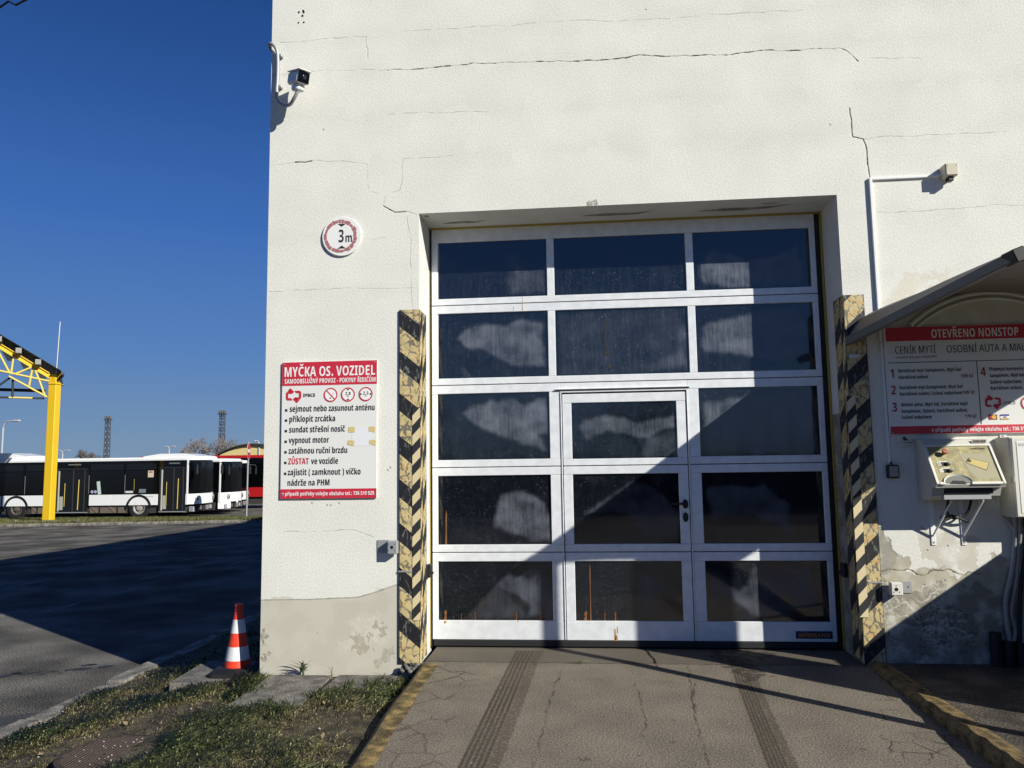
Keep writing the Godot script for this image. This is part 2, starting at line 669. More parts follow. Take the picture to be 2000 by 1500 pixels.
func ramp():
	# the concrete apron in front of the gate, with wheel prints and cracks
	var c := Canvas.new(-1.30, -2.62, 2.14, 0.46, 300.0, Vector3(160, 151, 136), 0.5, 0.085, 0.4, 51)
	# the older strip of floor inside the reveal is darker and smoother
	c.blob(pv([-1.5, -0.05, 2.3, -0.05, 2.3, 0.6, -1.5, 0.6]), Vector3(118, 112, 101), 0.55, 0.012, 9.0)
	c.blob(pv([-1.25, -0.06, 0.2, -0.06, 1.2, -0.2, 0.9, -0.5, -0.2, -0.45, -1.25, -0.9]), Vector3(190, 178, 155), 0.25, 0.15, 3.0, 0.8)
	c.stroke(v2([-1.3, -0.03, 0.0, -0.045, 2.14, -0.045]), 0.006, Vector3(60, 54, 46), 0.75, 0.01, 0.5)
	var oil := Vector3(66, 58, 48)
	for pts in [[0.74, -0.06, 0.7, -0.56, 0.66, -1.0, 0.63, -1.54, 0.6, -2.6], [-0.2, -0.15, -0.26, -0.6, -0.27, -0.91, -0.3, -1.51, -0.36, -2.6], [0.31, -0.5, 0.335, -1.16, 0.3, -1.5]]:
		c.stroke(v2(pts), 0.009, oil, 0.3, 0.03, 0.85)
	c.stroke(v2([0.73, -0.5, 0.68, -0.8, 0.65, -1.2]), 0.012, oil, 0.3, 0.03, 0.7)
	for p in [[-0.05, 1.81, 0.05], [0.26, 1.74, 0.028], [0.47, 1.55, 0.03], [0.5, 1.2, 0.02], [-0.1, 1.1, 0.018], [1.5, 1.6, 0.02], [0.05, 0.75, 0.02], [-0.9, 1.6, 0.018], [0.87, 0.81, 0.015]]:
		c.blob(disc_poly(p[0], -p[1], p[2] * 0.8, 12, p[2] * 0.6), oil, 0.4, 0.012, 20.0, 0.6)
	# wheel prints: four lugged ribs and a ragged shoulder each
	for side in 2:
		var l: Array = [[-0.61, 0.33, -0.63, -0.07, -0.69, -1.2, -0.76, -2.6], [1.09, 0.2, 1.04, -0.32, 0.98, -1.13, 0.87, -2.6]][side]
		var r: Array = [[-0.38, 0.33, -0.41, -0.06, -0.45, -1.01, -0.54, -2.6], [1.25, 0.07, 1.18, -0.54, 1.12, -1.29, 1.04, -2.6]][side]
		var lp := v2(l)
		var rp := v2(r)
		for i in 3:
			c.blob(PackedVector2Array([lp[i], rp[i], rp[i + 1], lp[i + 1]]), Vector3(96, 86, 74), 0.45, 0.006, 20.0, 0.5)
			var n := int((lp[i] as Vector2).distance_to(lp[i + 1]) / 0.011)
			for k in n:
				var a: Vector2 = (lp[i] as Vector2).lerp(lp[i + 1], float(k) / n)
				var b: Vector2 = (rp[i] as Vector2).lerp(rp[i + 1], float(k) / n)
				var f := 0.75 - 0.15 * sin(k * 0.05)
				for rib in [0.05, 0.19, 0.33, 0.47, 0.61]:
					c.dab(a.lerp(b, rib + 0.07), 0.0035, Vector3(168, 156, 138), 0.5 * f)
					var w := 0.007 if (k % 2) == 0 else 0.011
					c.dab(a.lerp(b, rib + 0.012 * sin(k * 2.4 + rib * 9.0)), w, Vector3(70, 62, 53), 0.5 * f)
				if k % 3 == 0:
					for q in 5:
						c.dab(a.lerp(b, 0.74 + q * 0.06) + Vector2(0, q * 0.004), 0.006, Vector3(74, 65, 55), 0.55 * f)
				if side == 1 and k % 4 == 0:
					for q in 4:
						c.dab(a.lerp(b, -0.14 + q * 0.05) + Vector2(0, -q * 0.004), 0.005, Vector3(74, 65, 55), 0.4 * f)
	# cracks
	var crk := Vector3(62, 54, 46)
	c.stroke(v2([0.455, 0.4, 0.47, 0.33, 0.50, 0.1, 0.505, -0.03]), 0.012, Vector3(24, 22, 20), 0.9, 0.01, 0.2)
	c.stroke(v2([0.5, -0.03, 0.52, -0.2]), 0.006, crk, 0.5, 0.01, 0.6)
	var rg := RandomNumberGenerator.new()
	rg.seed = 5
	c.crackle(pv([1.5, -2.62, 2.14, -2.62, 2.14, -0.6, 1.9, -0.75, 1.65, -1.2]), 0.15, crk, 0.6, 3)
	c.crackle(pv([-1.3, -2.62, -0.85, -2.2, -0.8, -0.5, -1.0, -0.1, -1.3, -0.1]), 0.2, crk, 0.3, 4)
	c.stroke(v2([-1.2, -0.15, -1.05, -0.3, -0.95, -0.28, -0.85, -0.36]), 0.006, crk, 0.6, 0.03, 0.3)
	c.stroke(v2([-1.18, -0.6, -1.0, -0.42, -0.93, -0.3]), 0.006, crk, 0.6, 0.03, 0.3)
	# small white chips
	for i in 40:
		c.dab(Vector2(rg.randf_range(-1.2, 2.0), rg.randf_range(-2.4, 0.3)), rg.randf_range(0.002, 0.007), Vector3(225, 220, 205), 0.8)
	# water that ran out under the gate: wet floor is darker
	c.blob(pv([0.95, 0.45, 1.5, 0.45, 1.45, 0.2, 1.2, 0.0, 1.3, -0.3, 1.1, -0.5, 1.05, -0.15, 0.98, 0.0]), Vector3(52, 48, 44), 0.55, 0.05, 9.0, 0.6)
	var m := flat(0.475, 0.465, 0.46, 0.9)
	m.metallic_specular = 0.35
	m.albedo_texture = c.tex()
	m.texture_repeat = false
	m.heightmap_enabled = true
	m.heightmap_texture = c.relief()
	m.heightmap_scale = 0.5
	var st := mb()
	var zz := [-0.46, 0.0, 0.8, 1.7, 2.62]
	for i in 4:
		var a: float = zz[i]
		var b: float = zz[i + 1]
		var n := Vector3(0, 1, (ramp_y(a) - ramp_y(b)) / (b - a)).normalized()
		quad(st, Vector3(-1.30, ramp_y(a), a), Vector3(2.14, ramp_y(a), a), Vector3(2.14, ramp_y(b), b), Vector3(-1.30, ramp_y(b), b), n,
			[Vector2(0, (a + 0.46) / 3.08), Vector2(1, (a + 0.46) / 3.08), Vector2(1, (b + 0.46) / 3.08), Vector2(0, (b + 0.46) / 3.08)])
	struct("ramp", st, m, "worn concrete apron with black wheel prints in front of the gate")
	st = mb()
	quad(st, Vector3(-1.30, ramp_y(2.62), 2.62), Vector3(2.14, ramp_y(2.62), 2.62), Vector3(2.14, ramp_y(9.6), 12.0), Vector3(-1.30, ramp_y(9.6), 12.0), Vector3.UP)
	quad(st, Vector3(-1.30, ramp_y(9.6), 12.0), Vector3(2.14, ramp_y(9.6), 12.0), Vector3(2.14, -0.45, 13.0), Vector3(-1.30, -0.45, 13.0), Vector3.UP)
	struct("ramp", st, M.concrete, "front part of the concrete apron, towards the yard")
	# yellow painted line along the left edge and the dark rubber coated flank that drops to the grass
	var y := mb()
	var f := mb()
	for i in 44:
		var a := 0.10 + i * 0.27
		var b := a + 0.27
		var w0 := -1.185 + 0.009 * sin(i * 2.1)
		var w1 := -1.185 + 0.009 * sin((i + 1) * 2.1)
		var e0 := -1.30 + 0.01 * sin(i * 1.3)
		var e1 := -1.30 + 0.01 * sin((i + 1) * 1.3)
		quad(y, Vector3(e0, ramp_y(a) + 0.004, a), Vector3(w0, ramp_y(a) + 0.004, a), Vector3(w1, ramp_y(b) + 0.004, b), Vector3(e1, ramp_y(b) + 0.004, b), Vector3.UP)
		var l := Vector3(-0.8, 0.6, 0).normalized()
		quad(f, Vector3(e0, ramp_y(a) + 0.003, a), Vector3(e1, ramp_y(b) + 0.003, b), Vector3(e1 - 0.03, ramp_y(b) - 0.015, b), Vector3(e0 - 0.03, ramp_y(a) - 0.015, a), l)
		quad(f, Vector3(e0 - 0.03, ramp_y(a) - 0.015, a), Vector3(e1 - 0.03, ramp_y(b) - 0.015, b), Vector3(-1.405, -0.33, b), Vector3(-1.405, -0.33, a), l)
	struct("yellow_edge_line", y, M.yellow_edge, "worn yellow line along the left edge of the concrete apron")
	struct("ramp_flank", f, M.rubber, "black flank of the apron dropping to the grass")
	f = mb()
	quad(f, Vector3(-1.30, ramp_y(0) + 0.003, 0.0), Vector3(-1.30, ramp_y(0.1) + 0.003, 0.1), Vector3(-1.42, -0.3, 0.1), Vector3(-1.42, -0.3, 0.0), Vector3(-1, 1, 0).normalized())
	struct("ramp_flank", f, M.old_plaster, "crumbled grey corner of the apron at the foot of the left guard")


func platform():
	var st := mb()
	quad(st, Vector3(2.20, -0.052, 0.0), Vector3(9.0, -0.052, 0.0), Vector3(9.0, -0.052, 12.0), Vector3(2.20, -0.052, 12.0), Vector3.UP)
	struct("platform", st, M.platform, "raised asphalt platform in front of the price board")
	var k := thing("yellow_kerb", "yellow painted crumbling kerb between the apron and the platform", "kerb")
	rng.seed = 77
	for i in 12:
		var z0 := 0.03 + i * 1.0
		var s := mb()
		var n := 14
		for j in n:
			var a := z0 + j * 0.992 / n
			var b := z0 + (j + 1) * 0.992 / n
			var ea := 2.075 + 0.003 * sin(a * 23.0) + 0.004 * sin(a * 57.0) + 0.012 * a
			var eb := 2.075 + 0.003 * sin(b * 23.0) + 0.004 * sin(b * 57.0) + 0.012 * b
			var ta := -0.034 + 0.006 * sin(a * 31.0)
			var tb := -0.034 + 0.006 * sin(b * 31.0)
			quad(s, Vector3(ea + 0.03, ta, a), Vector3(2.235, -0.047, a), Vector3(2.235, -0.047, b), Vector3(eb + 0.03, tb, b), Vector3.UP)
			quad(s, Vector3(ea + 0.03, ta, a), Vector3(eb + 0.03, tb, b), Vector3(eb - 0.005, tb - 0.03, b), Vector3(ea - 0.005, ta - 0.03, a), Vector3(-0.7, 0.7, 0).normalized())
			quad(s, Vector3(ea - 0.005, ta - 0.03, a), Vector3(eb - 0.005, tb - 0.03, b), Vector3(eb + 0.012, -0.6, b), Vector3(ea + 0.012, -0.6, a), Vector3(-1, 0.05 * sin(a * 40.0), 0.2 * sin(a * 47.0)).normalized())
		obj("kerb_stone", s, M.kerb_edge, k)


func near_verge():
	var st := mb()
	var xs := []
	for i in 13:
		xs.append(lerpf(-4.13, -1.36, i / 12.0))
	var zs := []
	for i in 40:
		zs.append(-22.0 + pow(i / 39.0, 0.55) * 31.0)
	for j in zs.size() - 1:
		for i in xs.size() - 1:
			var a: float = xs[i]
			var b: float = xs[i + 1]
			var c: float = zs[j]
			var d: float = zs[j + 1]
			if d < 0.0 and a > -2.7:
				continue
			quad(st, Vector3(a, vy(a, d), d), Vector3(b, vy(b, d), d), Vector3(b, vy(b, c), c), Vector3(a, vy(a, c), c), Vector3.UP)
	struct("grass_verge", st, M.soil, "thin soil under the patchy grass beside the wash hall")
	var k := thing("kerb", "flush grey concrete kerb between the near grass and the yard", "kerb")
	for i in 30:
		var z0 := 8.5 - i * 1.0
		var x := kerb_x(z0)
		obj("kerb_stone", bx(Vector3(x - 0.08, -0.7, z0), Vector3(x + 0.12, -0.402 + 0.012 * sin(i * 2.7), z0 + 0.985), 0.02), M.kerb, k)
	# grass
	var blades := []
	for v in 3:
		var s := mb()
		var r := RandomNumberGenerator.new()
		r.seed = 20 + v
		for i in 9:
			var a := r.randf() * TAU
			var p := Vector3(r.randf_range(-0.035, 0.035), 0, r.randf_range(-0.035, 0.035))
			var hgt := r.randf_range(0.018, 0.058)
			var lean := Vector3(cos(a), 0, sin(a)) * r.randf_range(0.03, 0.085)
			var w := Vector3(-sin(a), 0, cos(a)) * r.randf_range(0.0026, 0.005)
			var mid := p + lean * 0.35 + Vector3(0, hgt * 0.65, 0)
			var tip := p + lean + Vector3(0, hgt, 0)
			var n := (Vector3(cos(a), 0.9, sin(a))).normalized()
			tri(s, p - w, p + w, mid + w * 0.8, n)
			tri(s, p - w, mid + w * 0.8, mid - w * 0.8, n)
			tri(s, mid - w * 0.8, mid + w * 0.8, tip, n)
		blades.append(s.commit())
	var gm := flat(1, 1, 1, 0.6)
	gm.vertex_color_use_as_albedo = true
	gm.backlight_enabled = true
	gm.backlight = Color(0.4, 0.4, 0.3)
	var patch := FastNoiseLite.new()
	patch.seed = 4
	patch.frequency = 0.9
	patch.fractal_octaves = 3
	var at := [[], [], []]
	rng.seed = 99
	for i in 50000:
		var x := rng.randf_range(-4.12, -1.40)
		var z := rng.randf_range(-3.2, 2.7) if i % 5 else rng.randf_range(-14.0, 0.0)
		if z < 0.06 and x > -2.70:
			continue
		if in_slab(x, z) or Vector2(x + 2.92, z - 1.55).length() < 0.31:
			continue
		var g := patch.get_noise_2d(x, z)
		var edge := clampf((-1.42 - x) / 0.35, 0.0, 1.0)
		if rng.randf() > clampf(0.75 + g * 1.8, 0.18, 1.0) * (0.25 + 0.75 * edge):
			continue
		var sc := rng.randf_range(0.55, 1.15) * clampf(0.85 + g * 1.1, 0.45, 1.5)
		var green := clampf(0.36 + g * 1.5 + rng.randf_range(-0.35, 0.35), 0.0, 1.0)
		var dry := Color(0.2, 0.16, 0.075).lerp(Color(0.42, 0.36, 0.2), rng.randf())
		var col := dry.lerp(Color(0.06, 0.1, 0.028).lerp(Color(0.22, 0.25, 0.1), pow(rng.randf(), 1.6)), green)
		at[i % 3].append([Transform3D(Basis(Vector3.UP, rng.randf() * TAU).scaled(Vector3(sc, sc * rng.randf_range(0.7, 1.2), sc)), Vector3(x, vy(x, z) - 0.004, z)), col])
	# taller tufts along the slabs, the cone and the wall
	for spot in [[-2.72, 0.14, 60, 2.0, 0.13], [-2.62, 0.45, 70, 1.7, 0.14], [-2.3, 0.86, 60, 1.5, 0.22], [-3.45, -0.55, 50, 2.2, 0.12], [-3.62, -0.85, 40, 2.0, 0.2], [-2.9, -0.75, 40, 2.0, 0.15], [-1.62, 0.3, 40, 1.3, 0.12], [-1.9, 0.52, 50, 1.5, 0.16], [-2.55, 1.0, 60, 1.4, 0.2], [-3.05, 0.35, 60, 1.4, 0.2], [-3.3, -1.2, 40, 1.8, 0.25]]:
		for i in spot[2]:
			var x: float = spot[0] + rng.randfn() * spot[4] * 0.5
			var z: float = spot[1] + rng.randfn() * spot[4] * 0.5
			if z < 0.03 and x > -2.68:
				continue
			var sc: float = spot[3] * rng.randf_range(0.6, 1.15)
			var col := Color(0.06, 0.105, 0.025).lerp(Color(0.21, 0.19, 0.08), pow(rng.randf(), 2.0))
			at[i % 3].append([Transform3D(Basis(Vector3.UP, rng.randf() * TAU).scaled(Vector3(sc * 0.8, sc, sc * 0.8)), Vector3(x, vy(x, z) - 0.004, z)), col])
	var root := Node3D.new()
	root.name = "grass"
	root.set_meta("kind", "stuff")
	root.set_meta("label", "patchy green and straw coloured grass on the near verge")
	root.set_meta("category", "grass")
	add_child(root)
	for v in 3:
		var o := multi(blades[v], at[v], gm)
		o.name = "grass_tufts"
		o.set_meta("kind", "stuff")
		root.add_child(o, true)
	# chips of gravel and dead leaves on the verge
	var gr := mb()
	for i in 150:
		var x := rng.randf_range(-4.1, -1.45)
		var z := rng.randf_range(-1.4, 2.4)
		if i % 3 == 0:
			x = rng.randf_range(-4.16, -3.95)
		if in_slab(x, z) or (z < 0.03 and x > -2.7):
			continue
		var r := rng.randf_range(0.003, 0.008)
		box(gr, Vector3(-r, -r * 0.5, -r * 0.8), Vector3(r, r * 0.5, r * 0.8), r * 0.3, Transform3D(Basis(Vector3(0.3, 1, 0.2).normalized(), rng.randf() * TAU), Vector3(x, vy(x, z) + 0.012, z)))
	var go := obj("gravel", gr, mineral(0.42, 0.39, 0.33, 0.2, 0.4, 0.5, 0.2, 0.0), null)
	go.set_meta("kind", "stuff")
	go.set_meta("label", "small pale gravel chips strewn in the grass and along the kerb")
	# dead leaves and straw lying about
	var lf := mb()
	for i in 170:
		var x := rng.randf_range(-4.0, -1.45)
		var z := rng.randf_range(-1.2, 2.6)
		if in_slab(x, z) or (z < 0.03 and x > -2.7):
			continue
		var t := Transform3D(Basis.from_euler(Vector3(rng.randf_range(-0.5, 0.5), rng.randf() * TAU, rng.randf_range(-0.5, 0.5))), Vector3(x, vy(x, z) + 0.025, z))
		var l := rng.randf_range(0.012, 0.035)
		var w := l * (0.5 if i % 3 else 0.08)
		quad(lf, t * Vector3(-l, 0, 0), t * Vector3(0, 0.004, -w), t * Vector3(l, 0, 0), t * Vector3(0, 0.004, w), (t.basis * Vector3.UP).normalized())
	var lo := obj("dead_leaves", lf, flat(0.30, 0.22, 0.12, 0.8), null)
	lo.set_meta("kind", "stuff")
	lo.set_meta("label", "dead leaves and straw scattered over the near grass")


func in_slab(x: float, z: float) -> bool:
	return (x > -2.58 and x < -1.5 and z > 0.0 and z < (0.78 if x < -2.02 else 0.42)) or (x > -3.42 and x < -2.74 and z > -0.6 and z < 0.06)


func multi(mesh: Mesh, at: Array, m: Material) -> MultiMeshInstance3D:
	var mm := MultiMesh.new()
	mm.transform_format = MultiMesh.TRANSFORM_3D
	mm.use_colors = true
	mm.mesh = mesh
	mm.instance_count = at.size()
	for i in at.size():
		mm.set_instance_transform(i, at[i][0])
		mm.set_instance_color(i, at[i][1])
	var o := MultiMeshInstance3D.new()
	o.multimesh = mm
	o.material_override = m
	return o


# the far kerb runs from left to right in front of the buses
func far_kerb(t: float) -> Vector2:
	return Vector2(lerpf(-27.0, -5.0, t), lerpf(-20.1, -24.3, t))


func far_verge():
	var k := thing("kerb", "long pale kerb of separate stones in front of the parked buses", "kerb")
	var n := 16
	for i in n:
		var a := far_kerb(float(i) / n)
		var b := far_kerb(float(i + 1) / n)
		var d := b - a
		var t := Transform3D(Basis(Vector3.UP, -atan2(d.y, d.x)), Vector3(a.x, gy(a.y), a.y))
		obj("kerb_stone", bx(Vector3(0.01, -0.2, -0.16), Vector3(d.length() - 0.012, 0.10 + 0.008 * sin(i * 2.3), 0.0), 0.018, t), M.kerb, k)
	var st := mb()
	for i in n:
		var a := far_kerb(float(i) / n)
		var b := far_kerb(float(i + 1) / n)
		quad(st, Vector3(a.x, gy(a.y) + 0.085, a.y - 0.12), Vector3(b.x, gy(b.y) + 0.085, b.y - 0.12), Vector3(b.x, gy(-26.1) + 0.03, -26.1), Vector3(a.x, gy(-26.1) + 0.03, -26.1), Vector3.UP)
	struct("far_verge", st, mineral(0.15, 0.135, 0.06, 0.6, 0.5, 2.5, 0.4, 1.5, 0.95, 23), "strip of dry olive grass between the far kerb and the buses")
	var s := mb()
	rng.seed = 12
	for i in 8:
		var a := rng.randf() * TAU
		var p := Vector3(rng.randf_range(-0.1, 0.1), 0, rng.randf_range(-0.1, 0.1))
		var w := Vector3(cos(a), 0, sin(a)) * 0.012
		tri(s, p - w, p + w, p + Vector3(rng.randf_range(-0.06, 0.06), rng.randf_range(0.05, 0.13), rng.randf_range(-0.06, 0.06)), Vector3(-sin(a), 0.8, cos(a)).normalized())
	var at := []
	for i in 6500:
		var t := rng.randf_range(0.0, 0.75)
		var e := far_kerb(t)
		var q := pow(rng.randf(), 0.8)
		var z := lerpf(e.y - 0.2, -26.0, q)
		var y := lerpf(gy(e.y) + 0.085, gy(-26.1) + 0.03, q)
		var col := Color(0.15, 0.135, 0.05).lerp(Color(0.075, 0.095, 0.025), rng.randf())
		at.append([Transform3D(Basis(Vector3.UP, rng.randf() * TAU).scaled(Vector3.ONE * rng.randf_range(0.6, 1.2)), Vector3(e.x, y, z)), col])
	var gm := flat(1, 1, 1, 0.7)
	gm.vertex_color_use_as_albedo = true
	var o := multi(s.commit(), at, gm)
	o.name = "far_grass"
	o.set_meta("kind", "stuff")
	o.set_meta("label", "short dry grass on the strip in front of the buses")
	o.set_meta("category", "grass")
	add_child(o)
	# rubble at the foot of the yellow post
	var gr := mb()
	for i in 60:
		var r := rng.randf_range(0.03, 0.09)
		var p := Vector3(-21.2 + rng.randfn() * 0.8, -0.49, -22.55 + rng.randfn() * 0.25)
		box(gr, Vector3(-r, -r * 0.4, -r * 0.7), Vector3(r, r * 0.4, r * 0.7), r * 0.3, Transform3D(Basis(Vector3(0.2, 1, 0.1).normalized(), rng.randf() * TAU), p))
	var go := obj("rubble", gr, M.kerb)
	go.set_meta("kind", "stuff")
	go.set_meta("label", "pale broken rubble around the foot of the yellow post")
	# paint line on the yard behind the verge
	var pl := mb()
	quad(pl, Vector3(-16.0, gy(-28.0) + 0.004, -28.0), Vector3(-9.0, gy(-29.4) + 0.004, -29.4), Vector3(-9.0, gy(-29.55) + 0.004, -29.55), Vector3(-16.0, gy(-28.15) + 0.004, -28.15), Vector3.UP)
	struct("painted_line", pl, flat(0.5, 0.5, 0.48, 0.8), "thin white line on the asphalt right of the buses")


# ---------------------------------------------------------------- the wash hall
func facade_canvas() -> Canvas:
	var c := Canvas.new(-2.70, -0.30, 3.90, 6.35, 230.0, Vector3(242, 241, 235), 0.7, 0.022, 0.055, 101)
	# faint courses of the masonry telegraphing through the plaster
	for y in [5.23, 4.91, 4.5, 4.1, 3.45, 2.95]:
		for q in 4:
			var o := 0.02 + 0.03 * q
			c.blob(pv([-2.7, y - o, 3.9, y - o, 3.9, y + o, -2.7, y + o]), Vector3(214, 214, 206), 0.03, 0.05, 1.5, 1.0)
	var ck := Vector3(158, 156, 148)
	var main := [-1.634, 4.904, -1.5, 4.898, -1.371, 4.9, -1.267, 4.894, -1.059, 4.91, -0.852, 4.912, -0.596, 4.909, -0.341, 4.903, -0.189, 4.89, -0.038, 4.877, 0.113, 4.878, 0.325, 4.872, 0.487, 4.893, 0.783, 4.876, 1.052, 4.861, 1.246, 4.85, 1.44, 4.858, 1.585, 4.872, 1.776, 4.861, 1.966, 4.854, 2.107, 4.839, 2.155, 4.851, 2.224, 4.821, 2.301, 4.728]
	c.stroke(v2([-2.66, 4.93, -2.164, 4.938, -1.898, 4.926, -1.634, 4.904]), 0.003, ck, 0.3, 0.02, 0.8)
	c.stroke(v2(main), 0.003, ck, 0.6, 0.016, 0.5)
	c.stroke(v2(main), 0.004, Vector3(80, 78, 72), 0.7, 0.016, 1.3)
	c.stroke(v2(main.slice(14, 30)), 0.0032, Vector3(80, 78, 72), 0.7, 0.014, 0.8)
	var thin := 0.0022
	for l in [[-1.476, 5.253, -1.109, 5.246, -0.694, 5.249, -0.565, 5.235, -0.335, 5.245, 0.021, 5.244, 0.322, 5.212, 0.596, 5.211, 0.918, 5.209, 1.237, 5.215, 1.889, 5.202],
		[2.309, 4.067, 2.528, 4.073, 2.758, 4.07, 3.4, 4.06], [-2.668, 4.102, -2.574, 4.109, -2.454, 4.12, -2.232, 4.122, -2.113, 4.106, -1.994, 4.104, -1.909, 4.085, -1.808, 4.062, -1.799, 3.946, -1.793, 3.827, -1.706, 3.798],
		[-1.064, 4.102, -1.372, 4.1, -1.496, 4.096, -1.501, 3.928, -1.527, 3.824, -1.618, 3.803, -1.651, 3.765, -1.656, 3.687, -1.565, 3.628, -1.463, 3.633, -1.373, 3.603],
		[-2.6, 5.22, -2.168, 5.232, -2.007, 5.235, -1.82, 5.225, -1.808, 5.016], [2.371, 3.456, 2.476, 3.445, 2.517, 3.429, 2.57, 3.443, 2.727, 3.445, 2.872, 3.447, 2.987, 3.455, 3.265, 3.467, 3.489, 3.452],
		[-1.632, 4.505, -1.294, 4.498, -0.754, 4.48], [2.396, 4.75, 2.801, 4.723], [-2.66, 2.98, -2.1, 2.99, -1.4, 2.97], [-1.47, 3.6, -1.42, 3.4, -1.43, 3.0, -1.41, 2.8], [-1.75, 3.4, -1.65, 3.42], [2.5, 5.3, 3.4, 5.28], [-2.5, 0.95, -1.9, 0.97, -1.72, 0.9]]:
		c.stroke(v2(l), thin, ck, 0.5, 0.014, 0.8)
	c.stroke(v2([-2.3, 4.121, -2.36, 4.112, -2.45, 4.12]), 0.004, Vector3(70, 68, 62), 0.8, 0.01, 0.3)
	c.stroke(v2([-1.656, 3.687, -1.565, 3.628, -1.463, 3.633]), 0.005, Vector3(90, 86, 78), 0.8, 0.01, 0.4)
	c.stroke(v2([2.215, 4.329, 2.216, 4.191, 2.224, 4.085, 2.309, 4.067, 2.32, 3.984, 2.332, 3.884, 2.332, 3.797, 2.337, 3.74]), 0.0045, Vector3(95, 92, 85), 0.85, 0.014, 0.25)
	# chipped lower edge over the opening
	c.blob(pv([0.05, 3.605, 0.15, 3.605, 0.14, 3.65, 0.07, 3.655]), Vector3(150, 146, 136), 0.8, 0.015, 30.0, 0.4)
	# grey beige base coat of the left pier with its stepped upper edge
	var base := pv([-2.75, 0.405, -2.3, 0.41, -1.867, 0.427, -1.70, 0.475, -1.52, 0.536, -1.2, 0.6, -1.2, -0.6, -2.75, -0.6])
	c.blob(base, Vector3(213, 208, 195), 0.97, 0.004, 14.0)
	c.blob(base, Vector3(204, 196, 182), 0.5, 0.05, 2.5, 1.0)
	c.stroke(v2([-2.68, 0.405, -2.3, 0.41, -1.867, 0.427, -1.70, 0.475, -1.52, 0.536]), 0.004, Vector3(150, 146, 134), 0.6, 0.002, 0.2)
	for p in [[-1.86, 0.22, 0.1, 0.05], [-1.82, 0.13, 0.11, 0.06], [-1.88, 0.05, 0.13, 0.05], [-1.72, 0.19, 0.07, 0.1], [-1.68, 0.12, 0.07, 0.08]]:
		c.blob(disc_poly(p[0], p[1], p[2], 14, p[3]), Vector3(226, 222, 211), 0.6, 0.03, 14.0, 0.5)
	for p in [[-1.87, 0.1, 0.06, 0.03], [-1.83, 0.03, 0.09, 0.035], [-1.70, 0.22, 0.035, 0.03], [-1.66, 0.15, 0.035, 0.045], [-1.77, 0.12, 0.03, 0.02]]:
		c.blob(disc_poly(p[0], p[1], p[2], 14, p[3]), Vector3(182, 174, 156), 0.85, 0.03, 16.0, 0.2)
	c.blob(pv([-1.74, -0.08, -1.62, 0.02, -1.56, 0.06, -1.55, 0.0, -1.66, -0.1, -1.72, -0.13]), Vector3(182, 175, 160), 0.8, 0.03, 12.0, 0.4)
	for p in [[-2.65, 0.12, 0.025, 0.07], [-2.64, -0.05, 0.02, 0.03], [-2.6, -0.02, 0.012, 0.01], [-2.2, 0.12, 0.008, 0.006]]:
		c.blob(disc_poly(p[0], p[1], p[2], 10, p[3]), Vector3(150, 143, 132), 0.8, 0.02, 20.0, 0.4)
	# the decayed right pier: bare patches, grey repairs and white salt
	c.blob(pv([2.0, 1.06, 2.2, 1.02, 2.26, 0.92, 2.28, 0.82, 2.36, 0.74, 2.5, 0.66, 2.62, 0.72, 2.75, 0.62, 3.0, 0.66, 3.9, 0.75, 3.9, -0.4, 2.0, -0.4]), Vector3(186, 179, 160), 0.9, 0.09, 5.0, 0.25)
	c.blob(pv([2.58, 1.0, 2.75, 0.96, 2.9, 0.8, 2.85, 0.6, 2.6, 0.62]), Vector3(204, 198, 184), 0.6, 0.1, 4.0, 0.5)
	c.blob(pv([2.2, 0.95, 2.28, 0.9, 2.3, 0.78, 2.4, 0.7, 2.3, 0.62, 2.2, 0.66]), Vector3(160, 157, 150), 0.75, 0.07, 7.0, 0.3)
	c.blob(pv([2.0, 0.52, 3.9, 0.45, 3.9, -0.4, 2.0, -0.4]), Vector3(150, 144, 134), 0.8, 0.08, 5.0, 0.6)
	for i in 26:
		var x := 2.25 + fmod(i * 0.377, 0.75)
		var y := 0.02 + fmod(i * 0.233, 0.52)
		c.blob(disc_poly(x, y, 0.05 + 0.04 * fmod(i * 0.71, 1.0), 10, 0.03), Vector3(222, 220, 214), 0.55, 0.05, 26.0, 1.0)
	for i in 14:
		var x := 2.5 + fmod(i * 0.277, 0.4)
		var y := 0.05 + fmod(i * 0.133, 0.3)
		c.blob(disc_poly(x, y, 0.06, 10, 0.035), Vector3(96, 90, 80), 0.5, 0.05, 24.0, 1.0)
	for i in 5:
		var y := 0.5 - i * 0.075
		c.stroke(v2([2.28, y, 2.4, y + 0.04, 2.5, y - 0.02, 2.62, y + 0.03, 2.8, y - 0.05]), 0.007, Vector3(228, 226, 220), 0.6, 0.06, 0.7)
	c.stroke(v2([2.25, 0.66, 2.5, 0.62, 2.7, 0.66, 2.95, 0.6]), 0.006, Vector3(120, 112, 96), 0.7, 0.05, 0.6)
	for i in 12:
		c.dab(Vector2(2.2 + fmod(i * 0.531, 1.1), 0.45 + fmod(i * 0.371, 1.0)), 0.006, Vector3(110, 104, 94), 0.7)
	# wall under the canopy is creamier and dirtier
	c.blob(pv([2.35, 2.45, 2.4, 2.9, 3.9, 2.9, 3.9, 2.45]), Vector3(226, 219, 198), 0.5, 0.1, 4.0, 0.6)
	# drips below the instruction board and small dirt
	for p in [[-2.26, 1.19], [-2.13, 1.17], [-2.1, 1.17], [-2.03, 1.185], [-1.62, 1.45], [-1.6, 1.47], [-2.2, 4.4], [0.6, 5.3], [2.05, 4.2]]:
		c.dab(Vector2(p[0], p[1]), 0.009, Vector3(140, 137, 128), 0.5)
	return c


